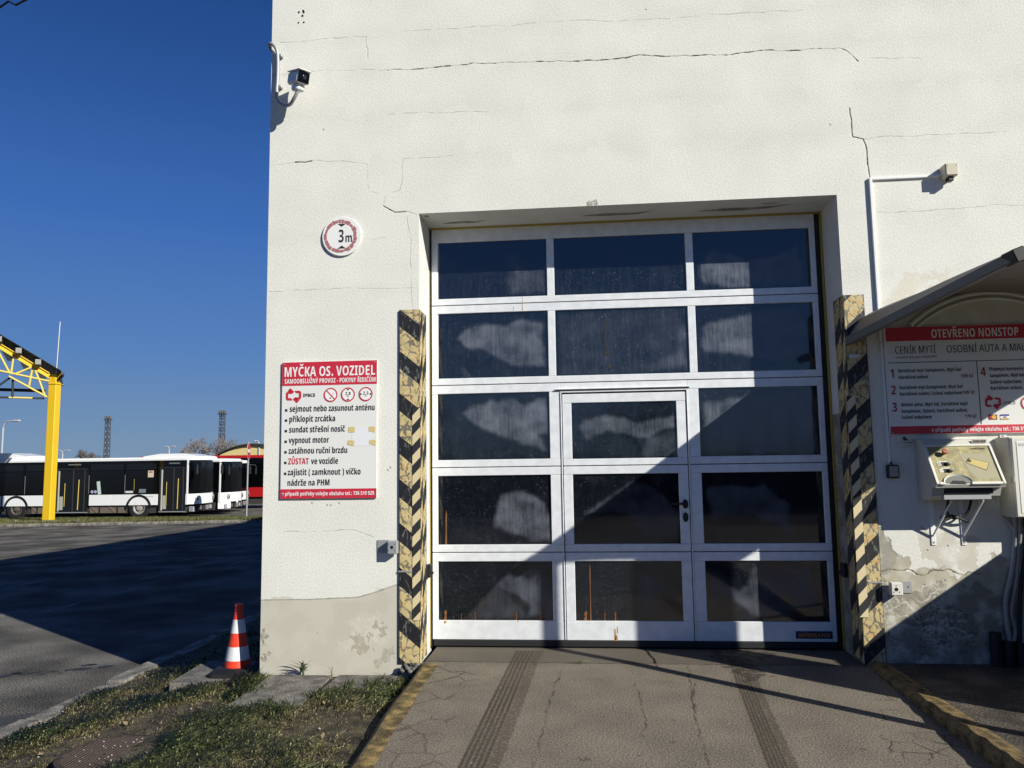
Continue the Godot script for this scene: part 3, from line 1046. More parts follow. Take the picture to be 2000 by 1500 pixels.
func hall():
	var b := thing("car_wash_building", "tall white plastered wash hall with cracked facade and large gate opening", "building")
	var c := facade_canvas()
	var m := flat(0.79, 0.79, 0.765, 0.88)
	m.metallic_specular = 0.3
	m.albedo_texture = c.tex()
	m.texture_repeat = false
	m.heightmap_enabled = true
	m.heightmap_texture = c.relief()
	m.heightmap_scale = 0.9
	var st := mb()
	for r in [[-2.676, -0.9, -1.355, 3.61], [-2.676, 3.61, 3.9, 6.35], [2.071, -0.9, 3.9, 3.61]]:
		var uv := []
		for p in [[r[0], r[1]], [r[2], r[1]], [r[2], r[3]], [r[0], r[3]]]:
			uv.append(Vector2((p[0] + 2.70) / 6.6, (6.35 - p[1]) / 6.65))
		quad(st, Vector3(r[0], r[1], 0), Vector3(r[2], r[1], 0), Vector3(r[2], r[3], 0), Vector3(r[0], r[3], 0), Vector3.BACK, uv)
	obj("facade", st, m, b).set_meta("label", "cracked white plaster front with grey base coat")
	st = mb()
	quad(st, Vector3(3.9, -0.9, 0), Vector3(9, -0.9, 0), Vector3(9, 6.35, 0), Vector3(3.9, 6.35, 0), Vector3.BACK)
	quad(st, Vector3(-2.676, -1.6, 0), Vector3(-2.676, -1.6, -22), Vector3(-2.676, 6.35, -22), Vector3(-2.676, 6.35, 0), Vector3.LEFT)
	quad(st, Vector3(9, -1.6, 0), Vector3(9, -1.6, -22), Vector3(9, 6.35, -22), Vector3(9, 6.35, 0), Vector3.RIGHT)
	quad(st, Vector3(-2.676, -1.6, -22), Vector3(9, -1.6, -22), Vector3(9, 6.35, -22), Vector3(-2.676, 6.35, -22), Vector3.FORWARD)
	obj("outer_wall", st, M.plaster, b)
	obj("roof", bx(Vector3(-2.70, 6.352, -22.03), Vector3(9.02, 6.44, 0.025), 0.02), M.galv, b)
	# reveals and soffit of the opening
	st = mb()
	quad(st, Vector3(-1.355, -0.3, 0), Vector3(-1.355, -0.3, -0.5), Vector3(-1.355, 3.61, -0.5), Vector3(-1.355, 3.61, 0), Vector3.RIGHT)
	obj("reveal", st, M.plaster, b)
	st = mb()
	quad(st, Vector3(2.071, -0.3, 0), Vector3(2.071, -0.3, -0.5), Vector3(2.071, 3.61, -0.5), Vector3(2.071, 3.61, 0), Vector3.LEFT)
	obj("reveal", st, M.plaster, b)
	st = mb()
	quad(st, Vector3(-1.355, 3.61, 0), Vector3(2.071, 3.61, 0), Vector3(2.071, 3.61, -0.5), Vector3(-1.355, 3.61, -0.5), Vector3.DOWN)
	obj("soffit", st, M.plaster, b)
	# darker base coat on the lower right reveal
	st = mb()
	quad(st, Vector3(2.069, -0.25, -0.004), Vector3(2.069, -0.25, -0.42), Vector3(2.069, 1.86, -0.42), Vector3(2.069, 1.86, -0.004), Vector3.LEFT)
	obj("reveal_base_coat", st, M.old_plaster, b)
	# peeled plaster on the soffit
	var down := Transform3D(Basis(Vector3.RIGHT, PI / 2), Vector3(0, 3.6085, 0))
	for pl in [[-1.22, -0.30, -1.12, -0.26, -0.98, -0.25, -0.9, -0.28, -0.8, -0.24, -0.9, -0.31, -1.05, -0.31], [0.0, -0.25, 0.2, -0.21, 0.5, -0.22, 0.62, -0.19, 0.5, -0.27, 0.2, -0.28],
		[1.0, -0.26, 1.2, -0.21, 1.5, -0.22, 1.78, -0.18, 1.6, -0.26, 1.35, -0.29, 1.1, -0.28], [1.5, -0.13, 1.62, -0.12, 1.66, -0.14, 1.55, -0.16], [-1.33, -0.06, -1.29, -0.05, -1.28, -0.09, -1.31, -0.1]]:
		decal("peeled_patch", pv(pl), 0.0, M.old_plaster, b, down)
	# yellowish sealing profile round the gate
	var ys := flat(0.42, 0.30, 0.05, 0.6)
	obj("seal_profile", bx(Vector3(-1.3535, -0.05, -0.428), Vector3(-1.348, 3.607, -0.418)), ys, b)
	obj("seal_profile", bx(Vector3(2.052, -0.05, -0.428), Vector3(2.0675, 3.607, -0.412)), ys, b)
	obj("seal_profile", bx(Vector3(-1.342, 3.594, -0.428), Vector3(2.047, 3.6085, -0.415)), ys, b)
	obj("seal_gap", bx(Vector3(-1.354, -0.06, -0.52), Vector3(-1.336, 3.609, -0.431)), M.black, b)
	obj("seal_gap", bx(Vector3(2.014, -0.06, -0.52), Vector3(2.07, 3.609, -0.431)), M.black, b)
	# drilled holes where a fixture once hung
	for p in [[-2.432, 5.497, 0.013], [-2.393, 5.508, 0.013], [-2.388, 5.495, 0.014], [-2.399, 5.461, 0.014], [-2.435, 5.399, 0.011], [-2.386, 5.399, 0.011]]:
		var d := decal("drill_hole", disc_poly(p[0], p[1], p[2] * 0.7, 9, p[2] * 0.8), 0.002, M.black, b)
		d.rotation.z = 0.0
	# inside: a dark wet hall
	st = mb()
	quad(st, Vector3(-2.5, -0.062, -0.52), Vector3(8.8, -0.062, -0.52), Vector3(8.8, -0.062, -21.8), Vector3(-2.5, -0.062, -21.8), Vector3.UP)
	obj("hall_floor", st, M.dark, b)
	st = mb()
	quad(st, Vector3(-2.5, -0.1, -0.52), Vector3(-2.5, -0.1, -21.8), Vector3(-2.5, 6.2, -21.8), Vector3(-2.5, 6.2, -0.52), Vector3.RIGHT)
	quad(st, Vector3(3.2, -0.1, -0.52), Vector3(3.2, -0.1, -21.8), Vector3(3.2, 6.2, -21.8), Vector3(3.2, 6.2, -0.52), Vector3.LEFT)
	quad(st, Vector3(-2.5, -0.1, -21.8), Vector3(3.2, -0.1, -21.8), Vector3(3.2, 6.2, -21.8), Vector3(-2.5, 6.2, -21.8), Vector3.BACK)
	quad(st, Vector3(-2.5, 6.2, -0.52), Vector3(3.2, 6.2, -0.52), Vector3(3.2, 6.2, -21.8), Vector3(-2.5, 6.2, -21.8), Vector3.DOWN)
	quad(st, Vector3(-2.5, -0.1, -0.525), Vector3(-1.34, -0.1, -0.525), Vector3(-1.34, 6.2, -0.525), Vector3(-2.5, 6.2, -0.525), Vector3.FORWARD)
	quad(st, Vector3(2.06, -0.1, -0.525), Vector3(3.2, -0.1, -0.525), Vector3(3.2, 6.2, -0.525), Vector3(2.06, 6.2, -0.525), Vector3.FORWARD)
	quad(st, Vector3(-1.34, 3.6, -0.525), Vector3(2.06, 3.6, -0.525), Vector3(2.06, 6.2, -0.525), Vector3(-1.34, 6.2, -0.525), Vector3.FORWARD)
	obj("inner_wall", st, M.interior, b)
	# pale struts of the washing gantry seen dimly through the glass
	obj("gantry_strut", rod(Vector3(-1.7, 3.3, -1.3), Vector3(-0.9, 1.9, -1.3), 0.05), M.off_white, b)
	obj("gantry_strut", rod(Vector3(1.9, 3.3, -1.4), Vector3(1.2, 2.1, -1.4), 0.05), M.off_white, b)


# ---------------------------------------------------------------- the gate
func rail(st: SurfaceTool, x0: float, y0: float, x1: float, y1: float, proud := 0.0):
	box(st, Vector3(x0, y0, DZ - 0.05), Vector3(x1, y1, DZ + proud), 0.003)


func gate():
	var g := thing("sectional_gate", "big silver sectional gate with five rows of dark stained panes", "garage door")
	var x0 := -1.334
	var x1 := 2.012
	var ys := [[2.9025, 3.62, 2.96, 3.477], [2.187, 2.8955, 2.245, 2.826], [1.4655, 2.180, 1.528, 2.108], [0.7375, 1.4585, 0.80, 1.39], [0.006, 0.7305, 0.164, 0.658]]
	var cols := [[-1.277, -0.299], [-0.234, 0.912], [0.978, 1.966]]
	var px_boxes := [[[855, 468, 1068, 580], [1082, 461, 1340, 573], [1355, 450, 1583, 564]], [[855, 608, 1070, 736], [1084, 602, 1345, 731], [1359, 594, 1592, 726]],
		[[855, 767, 1073, 896], [1116, 785, 1322, 895], [1366, 757, 1600, 892]], [[855, 927, 1077, 1063], [1120, 925, 1328, 1063], [1374, 924, 1610, 1063]], [[855, 1095, 1080, 1211], [1124, 1095, 1336, 1213], [1380, 1096, 1620, 1215]]]
	var stains := gate_stains()
	for i in 5:
		var y: Array = ys[i]
		var sec := Node3D.new()
		sec.name = "door_section"
		g.add_child(sec, true)
		var wk: bool = i >= 2
		for piece in [0, 1]:
			var a: float = y[0] if piece == 0 else y[3]
			var b: float = y[2] if piece == 0 else y[1]
			if wk:
				var s := mb()
				rail(s, x0, a, -0.205, b)
				obj("rail", s, M.alu, sec)
				s = mb()
				rail(s, 0.884, a, x1, b)
				obj("rail", s, M.alu, sec)
			else:
				var s := mb()
				rail(s, x0, a, x1, b)
				obj("rail", s, M.alu, sec)
		var posts := [[x0, cols[0][0]], [cols[0][1], cols[1][0]], [cols[1][1], cols[2][0]], [cols[2][1], x1]]
		if wk:
			posts = [[x0, -1.284], [-0.30, -0.205], [0.884, 0.977], [1.966, x1]]
		for p in posts:
			var s := mb()
			rail(s, p[0], y[2] + 0.0005, p[1], y[3] - 0.0005, -0.0015)
			obj("stile", s, M.alu, sec)
		var panes := [0, 1, 2]
		if wk:
			panes = [0, 2]
		for k in panes:
			var a: float = posts[0][1] if k == 0 else (cols[1][0] if k == 1 else (0.977 if wk else cols[2][0]))
			var b: float = (-0.30 if wk else cols[0][1]) if k == 0 else (cols[1][1] if k == 1 else 1.966)
			pane(sec, a, y[2], b, y[3], px_boxes[i][k], stains[i][k], i * 3 + k)
		# dark hinge line between two sections
		obj("section_joint", bx(Vector3(x0 + 0.004, y[0] - 0.006, DZ - 0.045), Vector3(x1 - 0.004, y[0], DZ - 0.008)), M.black, sec)
	# wicket door let into the lower three sections
	var w := Node3D.new()
	w.name = "wicket_door"
	w.set_meta("label", "wicket door with black handle in the middle of the gate")
	g.add_child(w, true)
	var lx := -0.187
	var rx := 0.866
	for r in [[0.006, 0.164], [0.658, 0.7305], [0.7375, 0.80], [1.39, 1.4585], [1.4655, 1.522], [2.005, 2.082]]:
		var s := mb()
		rail(s, lx, r[0], rx, r[1])
		obj("leaf_rail", s, M.alu, w)
	for r in [[0.164, 0.658], [0.80, 1.39], [1.522, 2.005]]:
		for x in [[lx, -0.109], [0.785, rx]]:
			var s := mb()
			rail(s, x[0], r[0] + 0.0005, x[1], r[1] - 0.0005, -0.0015)
			obj("leaf_stile", s, M.alu, w)
	var head := mb()
	rail(head, -0.2045, 2.1085, 0.8835, 2.180)
	obj("head_rail", head, M.alu, w)
	for s in [[-0.2035, 0.008, -0.1945, 2.1], [0.8735, 0.008, 0.8825, 2.1]]:
		obj("frame_trim", bx(Vector3(s[0], s[1], DZ - 0.03), Vector3(s[2], s[3], DZ + 0.009), 0.003), M.alu, w)
	obj("frame_trim", bx(Vector3(-0.2035, 2.0955, DZ - 0.03), Vector3(0.8825, 2.1055, DZ + 0.010), 0.003), M.alu, w)
	obj("drip_rail", bx(Vector3(-0.245, 2.122, DZ), Vector3(0.905, 2.1285, DZ + 0.022), 0.002), M.alu, w)
	obj("drip_gap", bx(Vector3(-0.24, 2.112, DZ), Vector3(0.90, 2.1175, DZ + 0.004)), M.black, w)
	for i in 3:
		var y: Array = [[1.522, 2.005], [0.80, 1.39], [0.164, 0.658]][i]
		pane(w, -0.109, y[0], 0.785, y[1], px_boxes[2 + i][1], stains[2 + i][1], 7 + i * 3)
	# lever handle on an oval rose, and the cylinder rose below
	var hs := mb()
	lathe(hs, [[0.0, 0.0], [0.024, 0.0], [0.024, 0.008], [0.018, 0.012], [0.0, 0.012]], 20, Transform3D(Basis(Vector3.RIGHT, PI / 2).scaled(Vector3(1, 1.6, 1)), Vector3(0.832, 1.13, DZ)))
	tube(hs, [Vector3(0.832, 1.135, DZ), Vector3(0.832, 1.135, DZ + 0.045), Vector3(0.82, 1.135, DZ + 0.055), Vector3(0.715, 1.135, DZ + 0.055)], [0.011, 0.011, 0.011, 0.009], 10)
	obj("handle", hs, M.black, w)
	hs = mb()
	lathe(hs, [[0.0, 0.0], [0.023, 0.0], [0.023, 0.009], [0.018, 0.012], [0.0, 0.012]], 20, Transform3D(Basis(Vector3.RIGHT, PI / 2).scaled(Vector3(1, 1.75, 1)), Vector3(0.83, 1.02, DZ)))
	obj("lock_rose", hs, M.black, w)
	# rubber foot seal
	var rs := mb()
	box(rs, Vector3(x0 + 0.006, -0.052, DZ - 0.04), Vector3(x1, 0.005, DZ + 0.004), 0.008)
	obj("foot_seal", rs, M.rubber, g)
	# maker's plate
	var pl := Node3D.new()
	pl.name = "maker_plate"
	g.add_child(pl, true)
	obj("plate", bx(Vector3(1.682, 0.032, DZ), Vector3(1.975, 0.092, DZ + 0.004), 0.001), flat(0.012, 0.016, 0.075, 0.4), pl)
	lettering(pl, "HÖRMANN", 1.705, 1.955, 0.0455, 0.030, DZ + 0.006, flat(0.55, 0.22, 0.03, 0.5), true, Transform3D(), "Droid Serif")
	# rust that ran out of the joints
	for r in [[-1.225, 0.135, 0.16, 0.013], [-0.6, 0.15, 0.163, 0.006], [0.215, 0.0, 0.10, 0.009], [0.225, 0.0, 0.05, 0.012], [0.235, 0.06, 0.12, 0.005], [-0.52, 2.83, 2.96, 0.003], [-0.6, 2.83, 2.87, 0.003]]:
		decal("rust_run", pv([r[0] - r[3], r[1] + 0.01, r[0] - r[3] * 0.3, r[1], r[0] + r[3] * 0.6, r[1] + 0.008, r[0] + r[3], r[1] + 0.02, r[0] + r[3] * 0.5, r[2], r[0] - r[3] * 0.6, r[2]]), DZ + 0.0012, flat(0.42, 0.24, 0.10, 0.8), g)


func gate_stains() -> Array:
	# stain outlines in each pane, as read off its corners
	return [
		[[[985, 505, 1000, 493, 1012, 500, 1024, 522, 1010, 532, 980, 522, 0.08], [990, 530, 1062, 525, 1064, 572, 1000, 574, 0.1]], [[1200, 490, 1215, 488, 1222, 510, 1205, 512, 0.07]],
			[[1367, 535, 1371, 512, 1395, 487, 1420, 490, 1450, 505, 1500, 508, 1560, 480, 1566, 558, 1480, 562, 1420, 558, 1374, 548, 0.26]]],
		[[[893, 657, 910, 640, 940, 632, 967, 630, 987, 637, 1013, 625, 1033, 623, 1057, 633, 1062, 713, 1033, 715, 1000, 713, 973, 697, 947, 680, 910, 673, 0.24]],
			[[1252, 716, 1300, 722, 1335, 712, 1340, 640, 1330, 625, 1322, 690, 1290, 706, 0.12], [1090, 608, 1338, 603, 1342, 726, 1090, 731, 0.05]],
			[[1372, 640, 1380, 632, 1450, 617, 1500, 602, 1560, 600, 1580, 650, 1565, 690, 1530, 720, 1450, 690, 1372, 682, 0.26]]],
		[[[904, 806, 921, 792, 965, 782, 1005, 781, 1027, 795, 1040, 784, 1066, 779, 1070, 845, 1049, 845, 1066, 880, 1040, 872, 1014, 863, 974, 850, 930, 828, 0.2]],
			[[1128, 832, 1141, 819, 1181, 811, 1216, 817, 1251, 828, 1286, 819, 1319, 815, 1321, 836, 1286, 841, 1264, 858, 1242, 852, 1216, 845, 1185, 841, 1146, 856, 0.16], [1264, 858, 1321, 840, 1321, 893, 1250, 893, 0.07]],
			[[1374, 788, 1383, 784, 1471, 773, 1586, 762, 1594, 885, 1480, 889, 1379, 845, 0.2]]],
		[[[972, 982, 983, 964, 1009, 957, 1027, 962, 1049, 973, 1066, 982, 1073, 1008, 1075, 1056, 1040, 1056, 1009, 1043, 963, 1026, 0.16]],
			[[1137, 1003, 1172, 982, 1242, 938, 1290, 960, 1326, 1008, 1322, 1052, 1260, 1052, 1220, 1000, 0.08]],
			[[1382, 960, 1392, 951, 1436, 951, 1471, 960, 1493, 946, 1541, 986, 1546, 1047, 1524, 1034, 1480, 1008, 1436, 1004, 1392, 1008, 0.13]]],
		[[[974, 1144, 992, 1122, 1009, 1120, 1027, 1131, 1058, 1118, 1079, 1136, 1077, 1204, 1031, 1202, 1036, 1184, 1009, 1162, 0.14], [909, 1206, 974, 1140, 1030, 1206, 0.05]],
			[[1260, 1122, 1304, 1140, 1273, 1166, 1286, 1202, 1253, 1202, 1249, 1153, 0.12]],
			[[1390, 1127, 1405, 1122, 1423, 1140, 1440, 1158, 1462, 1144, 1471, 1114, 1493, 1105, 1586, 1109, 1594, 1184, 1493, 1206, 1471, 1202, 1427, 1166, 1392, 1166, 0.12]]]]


func pane(parent: Node, xa: float, ya: float, xb: float, yb: float, box_px: Array, blobs: Array, sd: int):
	var st := mb()
	quad(st, Vector3(xa, ya, DZ - 0.018), Vector3(xb, ya, DZ - 0.018), Vector3(xb, yb, DZ - 0.018), Vector3(xa, yb, DZ - 0.018), Vector3.BACK)
	obj("pane", st, M.glass, parent)
	# dried foam, run marks and droplets on the pane
	var w := 224
	var h := int(224.0 * (yb - ya) / (xb - xa))
	var n := FastNoiseLite.new()
	n.seed = sd + 60
	n.frequency = 1.0
	n.fractal_octaves = 3
	var polys := []
	for b in blobs:
		var p := PackedVector2Array()
		for i in range(0, b.size() - 1, 2):
			p.append(Vector2((b[i] - box_px[0]) / float(box_px[2] - box_px[0]) * w, (b[i + 1] - box_px[1]) / float(box_px[3] - box_px[1]) * h))
		polys.append([p, b[b.size() - 1]])
	# soft edged mask of the stains
	var mask := PackedFloat32Array()
	mask.resize(w * h)
	for y in h:
		for x in w:
			var q := Vector2(x + n.get_noise_2d(x * 0.03, y * 0.03) * 5.0, y + n.get_noise_2d(x * 0.03 + 70.0, y * 0.03) * 5.0)
			for p in polys:
				if Geometry2D.is_point_in_polygon(q, p[0]):
					mask[y * w + x] += p[1]
	for pass_ in 2:
		for dir in [1, w]:
			var src := mask.duplicate()
			for y in range(3, h - 3):
				for x in range(3, w - 3):
					var i: int = y * w + x
					var o: int = dir
					mask[i] = (src[i - 3 * o] + src[i - 2 * o] + src[i - o] + src[i] + src[i + o] + src[i + 2 * o] + src[i + 3 * o]) / 7.0
	var d := PackedByteArray()
	d.resize(w * h * 4)
	var rg := RandomNumberGenerator.new()
	rg.seed = sd * 13 + 5
	var j := 0
	var top := 1.0 if sd < 6 else 0.45
	for y in h:
		for x in w:
			var run := n.get_noise_2d(x * 0.16, y * 0.006 + 40.0)
			var fine := n.get_noise_2d(x * 0.35, y * 0.03)
			var broad := n.get_noise_2d(x * 0.015 + 9.0, y * 0.02)
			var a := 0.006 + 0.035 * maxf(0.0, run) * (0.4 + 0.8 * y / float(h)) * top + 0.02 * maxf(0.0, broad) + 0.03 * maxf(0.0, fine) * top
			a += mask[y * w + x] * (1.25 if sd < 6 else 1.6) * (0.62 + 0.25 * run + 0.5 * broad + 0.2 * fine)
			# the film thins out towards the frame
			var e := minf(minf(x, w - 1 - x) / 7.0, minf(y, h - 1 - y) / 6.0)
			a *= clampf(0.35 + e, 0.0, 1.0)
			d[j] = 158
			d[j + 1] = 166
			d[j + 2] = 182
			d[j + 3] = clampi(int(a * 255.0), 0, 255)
			j += 4
	for i in 240:
		var x := rg.randi_range(4, w - 5)
		var y := rg.randi_range(3, h - 4)
		var k := (y * w + x) * 4 + 3
		d[k] = clampi(d[k] + rg.randi_range(18, 110), 0, 255)
	# swirls of a wiping cloth on the right panes
	if sd == 8 or sd == 10:
		for s in 26:
			var cx := rg.randf_range(0.1, 0.55) * w
			var cy := rg.randf_range(0.7, 1.1) * h
			var r := rg.randf_range(8.0, 60.0)
			for t in 90:
				var an := -PI + t * 0.035
				var x := int(cx + cos(an) * r * 1.2)
				var y := int(cy + sin(an) * r)
				if x > 3 and y > 3 and x < w - 4 and y < h - 4:
					var k := (y * w + x) * 4 + 3
					d[k] = clampi(d[k] + 4, 0, 40)
	var m := StandardMaterial3D.new()
	m.albedo_texture = ImageTexture.create_from_image(Image.create_from_data(w, h, false, Image.FORMAT_RGBA8, d))
	m.transparency = BaseMaterial3D.TRANSPARENCY_ALPHA
	m.roughness = 0.75
	m.texture_repeat = false
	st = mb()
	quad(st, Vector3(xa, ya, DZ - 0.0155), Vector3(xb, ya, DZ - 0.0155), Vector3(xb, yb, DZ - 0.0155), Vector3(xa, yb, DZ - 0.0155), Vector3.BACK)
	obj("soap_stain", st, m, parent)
	# rust runs from the joint above the lower panes
	var rusts: Array = {9: [[0.07, 0.5, 1.0, 0.01]], 12: [[0.06, 0.83, 1.0, 0.016], [0.32, 0.86, 1.0, 0.005], [0.68, 0.85, 1.0, 0.006], [0.2, 0.88, 1.0, 0.004], [0.89, 0.85, 1.0, 0.005]], 13: [[0.14, 0.03, 1.0, 0.007], [0.09, 0.84, 1.0, 0.02], [0.37, 0.85, 1.0, 0.009], [0.27, 0.86, 1.0, 0.005]]}.get(sd, [])
	for r in rusts:
		var x := lerpf(xa, xb, r[0])
		var t := lerpf(yb, ya, r[1])
		var q: float = r[3]
		decal("rust_run", pv([x - q, ya + 0.001, x + q * 0.7, ya + 0.001, x + q * 0.5, lerpf(ya, t, 0.5), x + q * 0.8, lerpf(ya, t, 0.9), x + q * 0.1, t, x - q * 0.5, lerpf(ya, t, 0.8), x - q * 0.3, lerpf(ya, t, 0.4)]), DZ - 0.0135, M.rust, parent)
	if sd == 4:
		decal("tape_strip", pv([0.20, 2.75, 0.216, 2.75, 0.205, 2.55, 0.225, 2.42, 0.212, 2.42, 0.19, 2.55]), DZ - 0.0135, M.dark, parent)
		decal("tape_strip", pv([0.185, 2.45, 0.24, 2.45, 0.235, 2.42, 0.19, 2.415]), DZ - 0.013, M.dark, parent)
		decal("tape_strip", pv([0.2, 2.34, 0.25, 2.335, 0.245, 2.28, 0.235, 2.3, 0.21, 2.31]), DZ - 0.0135, M.dark, parent)


# ---------------------------------------------------------------- the pay booth canopy right of the gate
func canopy_pt(t: float, z: float) -> Vector3:
	# t runs from the left eave to the right one, z from the wall to the front
	var k := z / 1.75
	var l := Vector2(lerpf(2.085, 2.46, k), lerpf(2.425, 2.63, k))
	var r := Vector2(lerpf(4.06, 4.15, k), lerpf(2.43, 2.65, k))
	var rise := lerpf(0.335, 0.11, k)
	var p := l.lerp(r, t)
	return Vector3(p.x, p.y + rise * sqrt(maxf(0.0, 1.0 - pow(2.0 * t - 1.0, 2.0))) + 0.012 * sin(z * 7.2) * sin(t * PI), z)


func booth():
	var b := thing("pay_booth_canopy", "grey arched canopy on the wall above the price board and terminal", "canopy")
	var sheet := flat(0.20, 0.175, 0.15, 0.55)
	var st := mb()
	var nt := 20
	var nz := 12
	for i in nt:
		for j in nz:
			var a := canopy_pt(float(i) / nt, 1.75 * j / nz)
			var c := canopy_pt(float(i + 1) / nt, 1.75 * j / nz)
			var d := canopy_pt(float(i + 1) / nt, 1.75 * (j + 1) / nz)
			var e := canopy_pt(float(i) / nt, 1.75 * (j + 1) / nz)
			var n := (c - a).cross(e - a).normalized()
			if n.y < 0.0:
				n = -n
			var o := n * 0.012
			quad(st, a + o, c + o, d + o, e + o, n)
			quad(st, a, c, d, e, -n)
	obj("roof_sheet", st, sheet, b)
	# eaves
	for s in 2:
		st = mb()
		var p := canopy_pt(float(s), 0.004)
		var q := canopy_pt(float(s), 1.75)
		var dir := (q - p).normalized()
		var side := Vector3(dir.z, 0, -dir.x).normalized()
		var up := dir.cross(side) * -1.0
		if up.y < 0:
			up = -up
		box(st, Vector3(-0.022, -0.045, 0), Vector3(0.022, 0.022, p.distance_to(q)), 0.006, Transform3D(Basis(side, up, side.cross(up)), p) if side.cross(up).dot(dir) > 0 else Transform3D(Basis(-side, up, (-side).cross(up)), p))
		obj("eave_gutter", st, flat(0.12, 0.122, 0.125, 0.5), b)
	st = mb()
	for i in 16:
		var a := canopy_pt(i / 16.0, 1.76)
		var c := canopy_pt((i + 1) / 16.0, 1.76)
		var dd := Vector3(0, 0.05, 0)
		quad(st, a - dd, c - dd, c + dd * 0.5, a + dd * 0.5, Vector3.BACK)
		quad(st, a - dd - Vector3(0, 0, 0.03), c - dd - Vector3(0, 0, 0.03), c + dd * 0.5 - Vector3(0, 0, 0.03), a + dd * 0.5 - Vector3(0, 0, 0.03), Vector3.FORWARD)
		quad(st, a - dd, c - dd, c - dd - Vector3(0, 0, 0.03), a - dd - Vector3(0, 0, 0.03), Vector3.DOWN)
		quad(st, a + dd * 0.5, c + dd * 0.5, c + dd * 0.5 - Vector3(0, 0, 0.03), a + dd * 0.5 - Vector3(0, 0, 0.03), Vector3.UP)
	obj("front_arch", st, M.white, b)
	var cp := canopy_pt(0.0, 1.70)
	obj("corner_clamp", bx(Vector3(-0.03, -0.05, -0.05), Vector3(0.04, 0.03, 0.075), 0.005, Transform3D(Basis(Vector3.BACK, 0.35), cp)), M.black, b)
	# arched trim where a vault once met the wall
	st = mb()
	for k in 2:
		var pts := []
		for i in 25:
			var a := lerpf(deg_to_rad(134), deg_to_rad(46), i / 24.0)
			pts.append(Vector3(3.16 + cos(a) * (0.86 - 0.045 * k), 1.905 + sin(a) * (0.86 - 0.045 * k), 0.012))
		tube(st, pts, 0.02 - 0.006 * k, 8)
	obj("wall_arch_trim", st, M.off_white, b)
	# what carries it, right of the picture: a post, a panel and a low side wall
	var grey := flat(0.45, 0.45, 0.43, 0.5)
	obj("post", bx(Vector3(2.655, -0.06, 1.70), Vector3(2.725, 2.72, 1.77), 0.006), M.galv, b)
	obj("front_panel", bx(Vector3(3.23, -0.06, 1.58), Vector3(4.028, 2.66, 1.62), 0.005), grey, b)
	obj("side_wall", bx(Vector3(4.03, -0.06, 0.001), Vector3(4.09, 1.385, 1.62), 0.008), M.old_plaster, b)


# ---------------------------------------------------------------- striped guards on both corners
func guard_image(fw: int, fh: int, slope: float, phase: float, sd: int, wear: float) -> ImageTexture:
	var a := FastNoiseLite.new()
	a.noise_type = FastNoiseLite.TYPE_CELLULAR
	a.cellular_return_type = FastNoiseLite.RETURN_DISTANCE2_SUB
	a.seed = sd
	a.frequency = 0.042
	a.fractal_type = FastNoiseLite.FRACTAL_NONE
	a.domain_warp_enabled = true
	a.domain_warp_amplitude = 26.0
	a.domain_warp_frequency = 0.02
	var b := FastNoiseLite.new()
	b.seed = sd + 3
	b.frequency = 0.03
	var d := PackedByteArray()
	d.resize(fw * fh * 3)
	var j := 0
	for y in fh:
		for x in fw:
			var t := fposmod(((y / 333.0) - slope * (x / 333.0)) / 0.352 + phase, 1.0)
			var black := t < 0.42
			var cell := a.get_noise_2d(x * (1.7 if black else 1.15), y * (0.45 if black else 0.8))
			var g := b.get_noise_2d(x, y)
			var c := Vector3(216, 196, 142) * (1.0 + 0.16 * g)
			if black:
				c = Vector3(34, 34, 36) * (1.0 + 0.3 * g)
				if cell < -0.93 and b.get_noise_2d(x * 2.0 + 300.0, y * 0.7) > 0.0:
					c = Vector3(112, 112, 110)
			else:
				if cell < -0.88 + 0.1 * g and b.get_noise_2d(x * 1.3 + 900.0, y * 1.3) > -0.25:
					c = Vector3(126, 120, 104)
				elif g > 0.28 * wear:
					c = c.lerp(Vector3(200, 160, 100), 0.6)
			if x < 2 or x > fw - 3:
				c *= 0.55
			d[j] = clampi(int(c.x), 0, 255)
			d[j + 1] = clampi(int(c.y), 0, 255)
			d[j + 2] = clampi(int(c.z), 0, 255)
			j += 3
	return ImageTexture.create_from_image(Image.create_from_data(fw, fh, false, Image.FORMAT_RGB8, d))


func guard_mat(t: ImageTexture) -> StandardMaterial3D:
	var m := flat(0.82, 0.82, 0.82, 0.55)
	m.albedo_texture = t
	m.texture_repeat = false
	m.heightmap_enabled = true
	m.heightmap_texture = t
	m.heightmap_scale = 0.35
	return m


